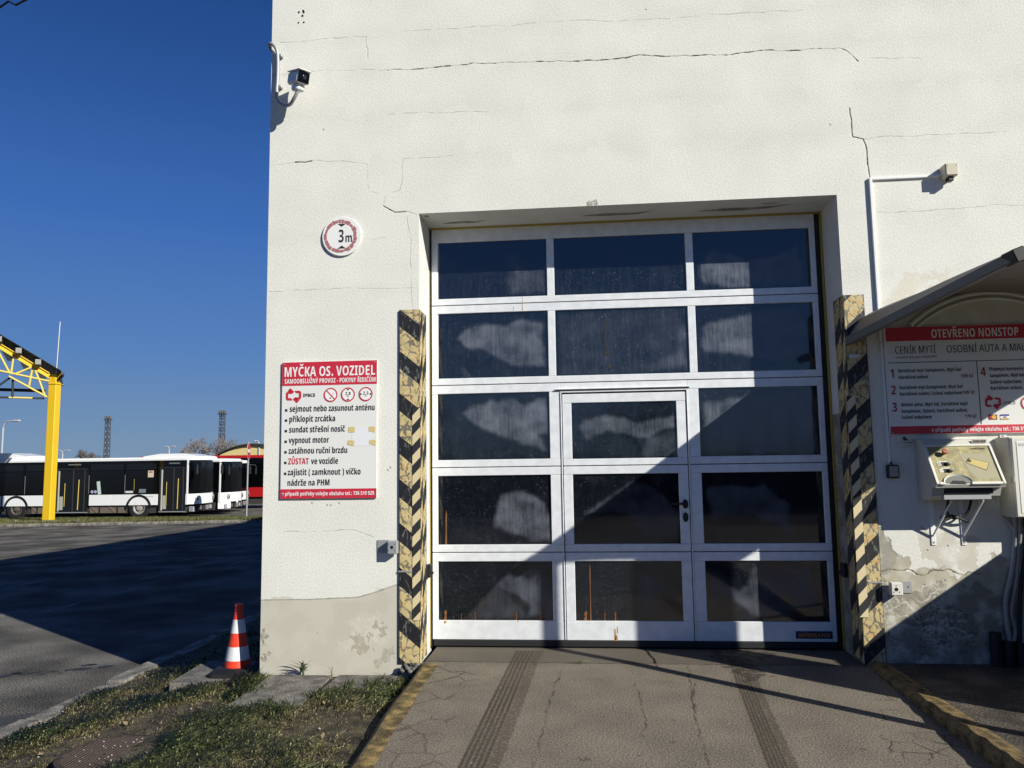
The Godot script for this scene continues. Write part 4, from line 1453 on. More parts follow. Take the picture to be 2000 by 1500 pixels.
func guards():
	for s in 2:
		var left := s == 0
		var g := thing("corner_guard", "black and yellow striped cracked corner guard left of the gate, in full sun" if left else "black and yellow striped corner guard right of the gate, half under the canopy", "corner guard", Vector3.ZERO, "striped guards on both corners of the gate opening")
		var xa := -1.519 if left else 2.066
		var xb := -1.348 if left else 2.226
		var y0 := -0.085 if left else -0.055
		var y1 := 2.782
		var fw := 58
		var fh := 952
		var m := guard_mat(guard_image(fw, fh, 0.80 if left else -0.86, 0.02 if left else 0.25, 70 + s, 1.0 if left else 0.4))
		var st := mb()
		var zf := 0.016
		quad(st, Vector3(xa, y0, zf), Vector3(xb, y0, zf), Vector3(xb, y1, zf), Vector3(xa, y1, zf), Vector3.BACK)
		obj("front_face", st, m, g)
		# side that turns into the reveal
		var m2 := guard_mat(guard_image(46, fh, 0.9 if not left else -1.2, 0.6, 80 + s, 0.6))
		st = mb()
		var xi := xb + 0.02 if left else xa - 0.022
		var xe := xb if left else xa
		var n := Vector3(1, 0, 0.25).normalized() if left else Vector3(-1, 0, 0.25).normalized()
		quad(st, Vector3(xe, y0, zf), Vector3(xi, y0 + 0.03, -0.008), Vector3(xi, y1 - 0.02, -0.008), Vector3(xe, y1, zf), n)
		var xr := xi + 0.0 if left else xi
		quad(st, Vector3(xi, y0 + 0.03, -0.008), Vector3(xr, y0 + 0.03, -0.16), Vector3(xr, y1 - 0.02, -0.16), Vector3(xi, y1 - 0.02, -0.008), Vector3.RIGHT if left else Vector3.LEFT)
		obj("reveal_face", st, m2, g)
		st = mb()
		quad(st, Vector3(xa, y1, 0.0), Vector3(xb, y1, 0.0), Vector3(xb, y1, zf), Vector3(xa, y1, zf), Vector3.UP)
		var xo := xa if left else xb
		quad(st, Vector3(xo, y0, 0.0), Vector3(xo, y0, zf), Vector3(xo, y1, zf), Vector3(xo, y1, 0.0), Vector3.LEFT if left else Vector3.RIGHT)
		quad(st, Vector3(xe, y1, zf), Vector3(xi, y1 - 0.02, -0.008), Vector3(xi, y1 - 0.02, -0.16), Vector3(xe, y1, -0.16), Vector3.UP)
		obj("edge", st, M.dark, g)
		if left:
			obj("clamp_band", bx(Vector3(xa - 0.004, 0.63, zf), Vector3(-1.41, 0.642, zf + 0.004)), M.galv, g)
		else:
			obj("clamp_band", bx(Vector3(2.125, 0.545, zf), Vector3(xb + 0.003, 0.556, zf + 0.004)), M.galv, g)
			obj("sticker", bx(Vector3(2.085, 2.28, zf), Vector3(2.165, 2.305, zf + 0.001)), flat(0.6, 0.6, 0.62, 0.5), g)
		# newer hazard tape: each stripe a piece of its own
		var tape := Node3D.new()
		tape.name = "hazard_tape"
		g.add_child(tape, true)
		var ta := -1.408 if left else 2.048
		var tb := -1.342 if left else 2.114
		var t0 := 0.253 if left else 0.291
		var t1 := 1.963 if left else 1.98
		var cream := flat(0.66, 0.55, 0.33, 0.55)
		var per := 0.164
		var dy := 0.07
		var y := t0 - per
		var k := 0
		while y < t1:
			var col: Material = M.print_black if k % 2 == 0 else cream
			var h := per * 0.5
			var poly := PackedVector2Array([Vector2(ta, y), Vector2(tb, y + dy), Vector2(tb, y + dy + h), Vector2(ta, y + h)])
			for c in Geometry2D.intersect_polygons(poly, rect(ta, t0, tb, t1)):
				var o := decal("stripe", c, zf + 0.004, col, tape)
				o.name = "stripe" if k == 0 else "stripe_%03d" % k
			y += h
			k += 1
		obj("tape_edge", bx(Vector3(ta - 0.001, t0, zf), Vector3(tb + 0.001, t1, zf + 0.0032)), M.dark, tape)


# ---------------------------------------------------------------- signs
func logo(parent: Node, cx: float, cy: float, w: float, h: float, z: float, m: Material):
	# two hooked bars that turn round each other, each with an arrow head
	for s in [1.0, -1.0]:
		for part in [[-0.10, 0.286, -0.40, 0.286, -0.5, 0.18, -0.5, -0.215, -0.40, -0.32, -0.067, -0.32, -0.167, -0.165, -0.333, -0.165, -0.353, -0.14, -0.353, 0.11, -0.333, 0.13, -0.10, 0.13], [-0.38, 0.345, -0.22, 0.515, 0.047, 0.243, -0.10, 0.115]]:
			var a := []
			for i in range(0, part.size(), 2):
				a.append(cx + part[i] * w * s)
				a.append(cy + part[i + 1] * h * s)
			decal("emblem", pv(a), z, m, parent)


func round_mark(parent: Node, cx: float, cy: float, r: float, z: float, kind: int):
	decal("mark_disc", disc_poly(cx, cy, r, 28), z, M.print_white, parent)
	decal("mark_ring", ring_poly(cx, cy, r * 0.80, r * 0.97, 0, PI, 20), z + 0.0012, M.print_red, parent)
	decal("mark_ring", ring_poly(cx, cy, r * 0.80, r * 0.97, PI, TAU, 20), z + 0.0012, M.print_red, parent)
	if kind == 0:
		var d := r * 0.6
		decal("mark_figure", pv([cx - 0.1 * r, cy - 0.5 * r, cx + 0.0 * r, cy - 0.5 * r, cx + 0.45 * r, cy + 0.25 * r, cx + 0.35 * r, cy + 0.3 * r]), z + 0.001, flat(0.5, 0.5, 0.5), parent)
		decal("mark_figure", disc_poly(cx - 0.05 * r, cy - 0.45 * r, 0.1 * r, 10), z + 0.0012, M.print_black, parent)
		decal("mark_bar", pv([cx - d - 0.06 * r, cy + d, cx - d + 0.06 * r, cy + d + 0.06 * r, cx + d + 0.06 * r, cy - d, cx + d - 0.06 * r, cy - d - 0.06 * r]), z + 0.002, M.print_red, parent)
	elif kind == 1:
		lettering(parent, "2,8", cx - 0.38 * r, cx + 0.38 * r, cy - 0.08 * r, 0.42 * r, z + 0.0014, M.print_black)
		lettering(parent, "m", cx - 0.12 * r, cx + 0.12 * r, cy - 0.34 * r, 0.14 * r, z + 0.0014, M.print_black)
		for s in [1.0, -1.0]:
			decal("mark_arrow", pv([cx - 0.2 * r, cy + 0.74 * r * s, cx + 0.2 * r, cy + 0.74 * r * s, cx, cy + 0.52 * r * s]), z + 0.0014, M.print_black, parent)
	else:
		lettering(parent, "2,3", cx - 0.38 * r, cx + 0.38 * r, cy - 0.08 * r, 0.42 * r, z + 0.0014, M.print_black)
		lettering(parent, "m", cx - 0.12 * r, cx + 0.12 * r, cy - 0.34 * r, 0.14 * r, z + 0.0014, M.print_black)
		for s in [1.0, -1.0]:
			decal("mark_arrow", pv([cx + 0.74 * r * s, cy - 0.2 * r, cx + 0.74 * r * s, cy + 0.2 * r, cx + 0.5 * r * s, cy]), z + 0.0014, M.print_black, parent)


func instruction_sign():
	var g := thing("instruction_sign", "white board with red bands and black instruction lines left of the gate", "sign")
	var X := -2.522
	var W := 0.817
	var T := 2.364
	var H := 1.138
	var z := 0.018
	obj("board", bx(Vector3(X, T - H, 0.006), Vector3(X + W, T, z), 0.002), M.sign_face, g)
	obj("band", bx(Vector3(X + 0.002, T - 0.1755 * H, z), Vector3(X + W - 0.002, T - 0.001, z + 0.001)), M.print_red, g)
	obj("band", bx(Vector3(X + 0.002, T - H + 0.001, z), Vector3(X + W - 0.002, T - 0.931 * H, z + 0.001)), M.print_red, g)
	var f := z + 0.0025
	var rows := [["MYČKA OS. VOZIDEL", 83, 965, 0.108, 0.0712, 0], ["SAMOOBSLUŽNÝ PROVOZ - POKYNY ŘIDIČŮM", 85, 970, 0.159, 0.0337, 0], ["DPMCB", 270, 385, 0.26, 0.025, 1],
		["sejmout nebo zasunout anténu", 140, 962, 0.367, 0.0435, 1], ["příklopit zrcátka", 138, 583, 0.442, 0.0435, 1], ["sundat střešní nosič", 138, 680, 0.519, 0.0435, 1], ["vypnout motor", 135, 525, 0.597, 0.0435, 1],
		["zatáhnou ruční brzdu", 135, 702, 0.674, 0.0435, 1], ["ZŮSTAT", 133, 333, 0.751, 0.0435, 2], ["ve vozidle", 355, 615, 0.751, 0.0435, 1], ["zajistit ( zamknout ) víčko", 130, 832, 0.83, 0.0435, 1], ["nádrže na PHM", 130, 535, 0.906, 0.0435, 1],
		["v případě potřeby volejte obsluhu tel.: 736 510 929", 75, 960, 0.977, 0.026, 0]]
	for r in rows:
		lettering(g, r[0], X + (r[1] - 58) / 927.0 * W, X + (r[2] - 58) / 927.0 * W, T - r[3] * H, r[4] * H, f, [M.print_white, M.print_black, M.print_red][r[5]], true)
	for y in [0.367, 0.442, 0.519, 0.597, 0.674, 0.751, 0.83]:
		decal("bullet", rect(X + 0.031, T - y * H + 0.003, X + 0.052, T - y * H + 0.023), f, M.print_black, g)
	logo(g, X + 0.103, T - 0.2475 * H, 0.132, 0.125, f, M.print_red)
	for k in 3:
		round_mark(g, X + [0.517, 0.698, 0.883][k] * W, T - 0.2485 * H, 0.061, f, k)
	var gl := flat(0.60, 0.47, 0.20, 0.7)
	var i := 0
	for p in [[0.738, 0.507], [0.948, 0.507], [0.732, 0.604], [0.954, 0.604]]:
		var cx: float = X + p[0] * W
		var cy: float = T - p[1] * H
		decal("glue_remnant", pv([cx - 0.029, cy - 0.02 + 0.004 * i, cx + 0.026, cy - 0.024, cx + 0.03, cy + 0.018, cx + 0.008, cy + 0.026, cx - 0.026, cy + 0.022]), f, gl, g)
		i += 1
	decal("pale_trace", rect(X + 0.742 * W, T - 0.625 * H, X + 0.95 * W, T - 0.49 * H), z + 0.0012, flat(0.73, 0.74, 0.76, 0.35), g)
	for p in [[0.02, 0.012], [0.975, 0.012], [0.03, 0.97], [0.975, 0.975]]:
		decal("screw", disc_poly(X + p[0] * W, T - p[1] * H, 0.006, 10), f, M.galv, g)


func height_sign():
	var g := thing("height_limit_sign", "round white sign with a flaking red ring and the limit 3 m", "sign")
	var t := Transform3D(Basis(), Vector3(-2.018, 3.436, 0))
	var st := mb()
	lathe(st, [[0.0, 0.0], [0.168, 0.0], [0.172, 0.004], [0.172, 0.010], [0.169, 0.013], [0.0, 0.013]], 40, Transform3D(Basis(Vector3.RIGHT, PI / 2), Vector3(-2.018, 3.436, 0.006)))
	obj("disc", st, flat(0.77, 0.77, 0.75, 0.4), g)
	obj("bracket", bx(Vector3(-2.06, 3.40, 0.0), Vector3(-1.98, 3.47, 0.006)), M.galv, g)
	var red := flat(0.36, 0.135, 0.14, 0.75)
	rng.seed = 3
	var a := 0.12
	while a < TAU + 0.05:
		var da := rng.randf_range(0.09, 0.30)
		var r0 := 0.116 + rng.randf_range(-0.004, 0.004)
		var r1 := 0.147 + rng.randf_range(-0.008, 0.004)
		if a > 2.0 and a < 3.6:
			da = 0.4
		decal("flaking_ring", ring_poly(-0.012, 0.0, r0, r1, a, minf(a + da, TAU + 0.1), 6), 0.0205, red, g, t)
		a += da + rng.randf_range(0.006, 0.05)
	for s in [1.0, -1.0]:
		decal("arrow", pv([-0.037, 0.108 * s, 0.038, 0.108 * s, 0.0, 0.082 * s]), 0.0205, M.print_black, g, t)
	lettering(g, "3", -0.027, 0.018, -0.054, 0.110, 0.0205, M.print_black, true, t)
	lettering(g, "m", 0.033, 0.090, -0.054, 0.076, 0.0205, M.print_black, true, t)


func price_board():
	var g := thing("price_board", "large price board with red bands under the canopy, right of the gate", "sign")
	var z := 0.026
	obj("board", bx(Vector3(2.352, 1.668, 0.008), Vector3(4.0, 2.512, z), 0.002), M.sign_face, g)
	obj("band", bx(Vector3(2.368, 2.398, z), Vector3(3.998, 2.508, z + 0.001)), M.print_red, g)
	obj("band", bx(Vector3(2.360, 1.672, z), Vector3(3.998, 1.733, z + 0.001)), M.print_red, g)
	var f := z + 0.0025
	for r in [["OTEVŘENO NONSTOP", 2.711, 3.353, 2.417, 0.066, 0, 1], ["CENÍK MYTÍ", 2.432, 2.735, 2.299, 0.058, 1, 0], ["(uvedené ceny jsou včetně DPH)", 2.436, 2.738, 2.262, 0.018, 1, 0], ["OSOBNÍ AUTA A MALÉ", 2.817, 3.425, 2.298, 0.058, 1, 0],
		["1", 2.386, 2.410, 2.113, 0.067, 2, 1], ["2", 2.383, 2.419, 1.982, 0.067, 2, 1], ["3", 2.383, 2.418, 1.848, 0.068, 2, 1], ["4", 3.052, 3.091, 2.11, 0.067, 2, 1],
		["Kartáčové mytí šampónem, Mytí kol", 2.445, 2.911, 2.152, 0.027, 1, 1], ["Kartáčové sušení", 2.446, 2.666, 2.101, 0.027, 1, 1], ["109 Kč", 2.909, 2.999, 2.100, 0.027, 3, 1],
		["Kartáčové mytí šampónem, Mytí kol", 2.446, 2.913, 2.02, 0.027, 1, 1], ["Kartáčové sušení, Sušení vzduchem", 2.446, 2.905, 1.971, 0.027, 1, 1], ["149 Kč", 2.911, 3.0, 1.972, 0.027, 3, 1],
		["Aktivní pěna, Mytí kol, Kartáčové mytí", 2.448, 2.942, 1.887, 0.027, 1, 1], ["šampónem, Oplach, Kartáčové sušení,", 2.448, 2.938, 1.836, 0.027, 1, 1], ["Sušení vzduchem", 2.448, 2.669, 1.789, 0.027, 1, 1], ["179 Kč", 2.913, 3.0, 1.787, 0.027, 3, 1],
		["Předmytí karoserie,", 3.118, 3.374, 2.148, 0.027, 1, 1], ["šampónem, Mytí kol", 3.118, 3.37, 2.098, 0.027, 1, 1], ["Sušení vzduchem, V", 3.118, 3.378, 2.048, 0.027, 1, 1], ["Kartáčové sušení, S", 3.119, 3.375, 2.001, 0.027, 1, 1],
		["DPMCB", 3.199, 3.288, 1.886, 0.024, 1, 0], ["v případě potřeby volejte obsluhu tel.: 736 510 929", 2.662, 3.42, 1.687, 0.028, 0, 1]]:
		lettering(g, r[0], r[1], r[2], r[3], r[4], f, [M.print_white, M.print_black, flat(0.33, 0.02, 0.035, 0.5), flat(0.16, 0.02, 0.03, 0.5)][r[5]], r[6] == 1)
	decal("rule", rect(2.372, 2.226, 3.95, 2.231), f, M.print_black, g)
	decal("rule", rect(3.028, 1.74, 3.033, 2.226), f, M.print_black, g)
	logo(g, 3.127, 1.905, 0.116, 0.112, f, M.print_red)
	round_mark(g, 3.385, 1.893, 0.058, f, 0)
	decal("card_mark", rect(3.086, 1.772, 3.149, 1.811), f, flat(0.16, 0.02, 0.03), g)
	decal("card_mark", disc_poly(3.126, 1.7915, 0.016, 16), f + 0.0012, flat(0.7, 0.38, 0.05), g)
	decal("card_mark", disc_poly(3.107, 1.7915, 0.012, 16), f + 0.0010, flat(0.55, 0.04, 0.03), g)
	decal("card_mark", rect(3.171, 1.772, 3.235, 1.811), f, M.print_white, g)
	decal("card_mark", rect(3.171, 1.799, 3.235, 1.811), f + 0.0012, flat(0.02, 0.04, 0.25), g)
	decal("card_mark", rect(3.171, 1.772, 3.235, 1.781), f + 0.0012, flat(0.6, 0.36, 0.05), g)
	lettering(g, "VISA", 3.19, 3.217, 1.784, 0.011, f + 0.0014, flat(0.02, 0.04, 0.25))
	for p in [[2.376, 2.495], [2.376, 1.682]]:
		decal("screw", disc_poly(p[0], p[1], 0.006, 10), f, M.galv, g)
	for p in [[2.908, 2.096], [2.908, 1.967], [2.91, 1.782]]:
		decal("price_label", rect(p[0], p[1], p[0] + 0.093, p[1] + 0.035), z + 0.0012, flat(0.75, 0.74, 0.7, 0.4), g)


# ---------------------------------------------------------------- card terminal
func terminal():
	var g := thing("card_terminal", "weathered cream control terminal with sloping panel on two wall brackets", "terminal")
	var x0 := 2.538
	var x1 := 3.022
	# side outline (z to the right, y up), drawn out along x
	var prof := pv([0.002, 1.172, 0.13, 1.172, 0.235, 1.205, 0.265, 1.272, 0.315, 1.268, 0.328, 1.292, 0.142, 1.585, 0.125, 1.622, 0.002, 1.628])
	var t := Transform3D(Basis(Vector3(0, 0, 1), Vector3(0, 1, 0), Vector3(-1, 0, 0)), Vector3(x1, 0, 0))
	var st := mb()
	prism(st, prof, x1 - x0, t)
	obj("housing", st, M.plastic_grey, g)
	# the sloping panel: u along x, v down the slope
	var dn := (Vector3(0, 1.292, 0.328) - Vector3(0, 1.585, 0.142)).normalized()
	var nrm := Vector3.RIGHT.cross(-dn).normalized()
	var pt := Transform3D(Basis(Vector3.RIGHT, -dn, nrm), Vector3(x0, 1.585, 0.142))
	var L := 0.347
	var W := x1 - x0
	var lip: Material = M.off_white
	obj("panel_frame", bx(Vector3(0, -0.022, 0), Vector3(W, -0.004, 0.012), 0.004, pt), lip, g)
	obj("panel_frame", bx(Vector3(0, -L, 0), Vector3(0.022, -0.0225, 0.012), 0.004, pt), lip, g)
	obj("panel_frame", bx(Vector3(W - 0.022, -L, 0), Vector3(W, -0.0225, 0.012), 0.004, pt), lip, g)
	st = mb()
	box(st, Vector3(0.0225, -L - 0.004, 0), Vector3(0.065, -L + 0.018, 0.012), 0.004, pt)
	box(st, Vector3(0.245, -L - 0.004, 0), Vector3(W - 0.0225, -L + 0.018, 0.012), 0.004, pt)
	obj("panel_frame", st, lip, g)
	var foil := mineral(0.50, 0.44, 0.22, 0.25, 0.25, 0.4, 0.3, 0.0, 0.5, 33)
	decal("panel_foil", rect(0.023, -L + 0.018, W - 0.023, -0.023), 0.003, foil, g, pt)
	# worn, greyed area on the foil
	decal("worn_area", pv([0.235, -0.085, 0.44, -0.085, 0.455, -0.30, 0.30, -0.31, 0.26, -0.24]), 0.0042, flat(0.33, 0.305, 0.2, 0.6), g, pt)
	# scooped card mouth in the lower edge
	var sc := PackedVector2Array()
	for i in 17:
		var a := PI * i / 16.0
		sc.append(Vector2(0.155 + cos(a) * 0.09, -L + 0.012 + sin(a) * 0.058))
	decal("card_mouth", sc, 0.0052, flat(0.16, 0.155, 0.14, 0.6), g, pt)
	st = mb()
	for i in 16:
		var a := PI * i / 16.0
		var b := PI * (i + 1) / 16.0
		var p := Vector3(0.155 + cos(a) * 0.09, -L + 0.012 + sin(a) * 0.058, 0.005)
		var q := Vector3(0.155 + cos(b) * 0.09, -L + 0.012 + sin(b) * 0.058, 0.005)
		var p2 := Vector3(0.155 + cos(a) * 0.1, -L + 0.012 + sin(a) * 0.068, 0.014)
		var q2 := Vector3(0.155 + cos(b) * 0.1, -L + 0.012 + sin(b) * 0.068, 0.014)
		quad(st, pt * p, pt * q, pt * q2, pt * p2, (pt.basis * Vector3(-cos(a), -sin(a), 1)).normalized())
	obj("card_mouth_rim", st, lip, g)
	decal("card_slot", pv([0.10, -L + 0.006, 0.215, -L + 0.002, 0.20, -L + 0.026, 0.12, -L + 0.03]), 0.0065, M.black, g, pt)
	# drawer under the lip
	obj("drawer_gap", bx(Vector3(x0 + 0.085, 1.222, 0.20), Vector3(x1 - 0.065, 1.266, 0.272), 0.003), M.black, g)
	obj("drawer_front", bx(Vector3(x0 + 0.075, 1.178, 0.225), Vector3(x1 - 0.075, 1.216, 0.262), 0.004), M.steel, g)
	# stop button, two key switches with their labels
	st = mb()
	lathe(st, [[0.012, 0.0], [0.012, 0.022], [0.021, 0.026], [0.022, 0.036], [0.019, 0.042], [0.0, 0.043]], 20, pt * Transform3D(Basis(Vector3.RIGHT, PI / 2), Vector3(0.125, -0.085, 0.004)))
	obj("stop_button", st, flat(0.33, 0.10, 0.06, 0.55), g)
	for k in 2:
		var y := -0.175 - 0.058 * k
		obj("switch_label", bx(Vector3(0.055, y - 0.014, 0.0034), Vector3(0.083, y + 0.014, 0.006), 0.0, pt), M.off_white, g)
		decal("switch_frame", ring_poly(0.069, y, 0.006, 0.010, 0, TAU, 16) if k == 0 else rect(0.061, y - 0.002, 0.077, y + 0.002), 0.0065, M.print_black, g, pt)
		obj("switch_plate", bx(Vector3(0.085, y - 0.016, 0.0034), Vector3(0.125, y + 0.016, 0.006), 0.0, pt), M.dark, g)
		st = mb()
		lathe(st, [[0.015, 0.0], [0.015, 0.02], [0.012, 0.026], [0.0, 0.026]], 16, pt * Transform3D(Basis(Vector3.RIGHT, PI / 2), Vector3(0.135, y, 0.004)))
		obj("switch_knob", st, flat(0.30, 0.28, 0.22, 0.5), g)
		obj("label_strip", bx(Vector3(0.07, y + 0.019, 0.0034), Vector3(0.16, y + 0.027, 0.0045), 0.0, pt), M.off_white, g)
	# printed card on the foil
	decal("card_print", pv([0.26, -0.165, 0.292, -0.122, 0.425, -0.168, 0.385, -0.235]), 0.0052, M.print_black, g, pt)
	decal("card_print", pv([0.266, -0.166, 0.294, -0.127, 0.42, -0.170, 0.384, -0.230]), 0.0062, flat(0.50, 0.40, 0.14, 0.5), g, pt)
	decal("card_print", pv([0.272, -0.15, 0.287, -0.13, 0.302, -0.145, 0.3, -0.16, 0.285, -0.163]), 0.0074, M.print_black, g, pt)
	lettering(g, "KARCHER", 0.335, 0.435, -0.05, 0.014, 0.0055, M.print_black, true, pt)
	lettering(g, "KARCHER", 2.905, 2.993, 1.598, 0.017, 0.146, M.print_black, true)
	decal("name_strip", rect(2.893, 1.594, 3.0, 1.62), 0.1445, flat(0.42, 0.36, 0.32, 0.6), g)
	# brackets
	for x in [2.612, 2.833]:
		obj("bracket", bx(Vector3(x, 0.825, 0.002), Vector3(x + 0.034, 1.172, 0.008), 0.002), M.white, g)
		st = mb()
		tube(st, [Vector3(x + 0.012, 0.895, 0.012), Vector3(x + 0.085, 1.172, 0.20)], 0.007, 6)
		obj("bracket_strut", st, M.white, g)
		decal("bracket_screw", disc_poly(x + 0.017, 0.846, 0.009, 12), 0.0095, M.galv, g)
	obj("cable", cable_st([Vector3(2.72, 1.172, 0.09), Vector3(2.71, 1.08, 0.08), Vector3(2.76, 1.03, 0.06), Vector3(2.86, 1.06, 0.05), Vector3(2.90, 1.172, 0.06)], 0.009), M.black, g)
	obj("cable", cable_st([Vector3(2.69, 1.03, 0.012), Vector3(2.75, 1.05, 0.05), Vector3(2.83, 1.02, 0.05), Vector3(2.88, 1.0, 0.02)], 0.009), M.dark, g)
	var flag := thing("curled_sticker", "white curled notice hanging below the price board, left of the terminal", "notice")
	st = mb()
	var prev := Vector3.ZERO
	for i in 13:
		var a := i / 12.0
		var p := Vector3(2.405 + 0.012 * sin(a * 3.0), lerpf(1.664, 1.575, a), 0.008 + 0.03 * a * a)
		if i > 0:
			quad(st, prev, prev + Vector3(0.15, 0, -0.002), p + Vector3(0.15 - 0.01 * a, 0.012 * a, -0.002), p, Vector3.BACK)
		prev = p
	obj("paper", st, M.off_white, flag)
	decal("printed_figure", pv([2.448, 1.648, 2.46, 1.655, 2.475, 1.64, 2.485, 1.625, 2.47, 1.622, 2.452, 1.63]), 0.022, M.print_black, flag)
	decal("printed_rule", rect(2.43, 1.605, 2.52, 1.608), 0.028, M.print_black, flag)


func cable_st(pts: Array, r: float, sides := 8) -> SurfaceTool:
	var c := Curve3D.new()
	for i in pts.size():
		var a: Vector3 = pts[maxi(i - 1, 0)]
		var b: Vector3 = pts[mini(i + 1, pts.size() - 1)]
		var t := (b - a) * 0.18
		c.add_point(pts[i], -t, t)
	c.bake_interval = 0.02
	var out := []
	var n := maxi(pts.size() * 6, 8)
	var l := c.get_baked_length()
	for i in n + 1:
		out.append(c.sample_baked(l * i / n))
	var st := mb()
	tube(st, out, r, sides)
	return st


func wall_things():
	guards()
	instruction_sign()
	height_sign()
	price_board()
	terminal()
	# grey switch cabinet right of the terminal
	var g := thing("switch_cabinet", "light grey metal switch cabinet cut by the right picture edge", "cabinet")
	obj("housing", bx(Vector3(3.128, 1.04, 0.003), Vector3(3.75, 1.632, 0.20), 0.006), M.plastic_grey, g)
	obj("door", bx(Vector3(3.133, 1.046, 0.2005), Vector3(3.745, 1.626, 0.225), 0.006), M.off_white, g)
	obj("door_frame", bx(Vector3(3.165, 1.075, 0.2255), Vector3(3.72, 1.60, 0.228), 0.002), M.white, g)
	obj("hinge", bx(Vector3(3.122, 1.30, 0.19), Vector3(3.134, 1.34, 0.232), 0.003), M.galv, g)
	obj("label_plate", bx(Vector3(3.18, 1.565, 0.2285), Vector3(3.30, 1.585, 0.2295)), M.plastic_grey, g)
	decal("wall_screw", disc_poly(3.19, 1.65, 0.011, 14), 0.012, M.galv, g)
	obj("wall_lug", bx(Vector3(3.165, 1.632, 0.003), Vector3(3.215, 1.668, 0.009), 0.003), M.white, g)
	# cables and pipes under the cabinet
	var cb := thing("cable_bundle", "bundle of grey cables running down the wall into black pipes", "cables")
	obj("cable", cable_st([Vector3(3.19, 1.04, 0.08), Vector3(3.205, 0.9, 0.04), Vector3(3.16, 0.62, 0.03), Vector3(3.10, 0.4, 0.03), Vector3(3.105, 0.1, 0.035)], 0.018), flat(0.33, 0.33, 0.32, 0.5), cb)
	obj("cable", cable_st([Vector3(3.22, 1.04, 0.10), Vector3(3.225, 0.85, 0.05), Vector3(3.18, 0.55, 0.045), Vector3(3.135, 0.35, 0.04), Vector3(3.15, 0.2, 0.04), Vector3(3.115, 0.09, 0.04)], 0.014), flat(0.25, 0.25, 0.25, 0.5), cb)
	obj("cable", cable_st([Vector3(3.25, 1.04, 0.1), Vector3(3.26, 0.8, 0.05), Vector3(3.19, 0.4, 0.05), Vector3(3.17, 0.12, 0.045)], 0.012), M.dark, cb)
	obj("cable", cable_st([Vector3(3.285, 1.04, 0.1), Vector3(3.28, 0.7, 0.04), Vector3(3.23, 0.4, 0.045), Vector3(3.2, 0.1, 0.045)], 0.016), flat(0.3, 0.3, 0.3, 0.5), cb)
	obj("cable", cable_st([Vector3(2.94, 1.165, 0.08), Vector3(2.99, 1.13, 0.05), Vector3(3.08, 1.06, 0.03), Vector3(3.17, 0.99, 0.03), Vector3(3.2, 0.92, 0.03)], 0.006), M.off_white, cb)
	for i in 5:
		var st := mb()
		var x := 3.0 + i * 0.088
		var h := 0.19 - 0.05 * (1 if i else 0) - 0.01 * i
		tube(st, [Vector3(x, -0.06, 0.05), Vector3(x, h, 0.05)], 0.042, 14)
		tag(obj("cable_pipe", st, M.rubber), "short black pipe stub at the wall foot, %s of the row" % ["leftmost and tallest", "second from the left", "middle one", "second from the right", "rightmost"][i], "pipe", "black pipe stubs under the cables")
	# cable duct from the sensor box down to the small lamp
	var du := thing("cable_duct", "thin white angled cable duct running down from the sensor box", "cable duct")
	obj("duct", bx(Vector3(2.322, 2.40, 0.001), Vector3(2.345, 3.735, 0.024), 0.003), M.white, du)
	obj("duct", bx(Vector3(2.3455, 3.713, 0.001), Vector3(2.885, 3.735, 0.02), 0.003), M.white, du)
	obj("duct", bx(Vector3(2.330, 1.45, 0.001), Vector3(2.348, 2.395, 0.02), 0.003), M.white, du)
	var sb := thing("sensor_box", "small cream junction box with black sensor at the duct's upper end", "junction box")
	obj("box", bx(Vector3(2.872, 3.69, 0.003), Vector3(2.968, 3.792, 0.10), 0.006), M.plastic_cream, sb)
	obj("lid", bx(Vector3(2.876, 3.694, 0.1005), Vector3(2.964, 3.788, 0.108), 0.003), M.plastic_cream, sb)
	obj("sensor", bx(Vector3(2.90, 3.655, 0.03), Vector3(2.94, 3.69, 0.085), 0.004), M.black, sb)
	for p in [[2.885, 3.765], [2.955, 3.77]]:
		decal("screw", disc_poly(p[0], p[1], 0.004, 8), 0.109, M.dark, sb)
	var lm := thing("wall_lamp", "small square black lamp with pale glass at the duct's lower end", "lamp")
	obj("housing", bx(Vector3(2.312, 1.335, 0.003), Vector3(2.398, 1.44, 0.045), 0.006), M.black, lm)
	obj("lens", bx(Vector3(2.324, 1.347, 0.0452), Vector3(2.388, 1.428, 0.049), 0.002), flat(0.30, 0.30, 0.27, 0.3), lm)
	obj("cable", cable_st([Vector3(2.355, 1.44, 0.02), Vector3(2.35, 1.46, 0.02), Vector3(2.34, 1.47, 0.01)], 0.005), M.black, lm)
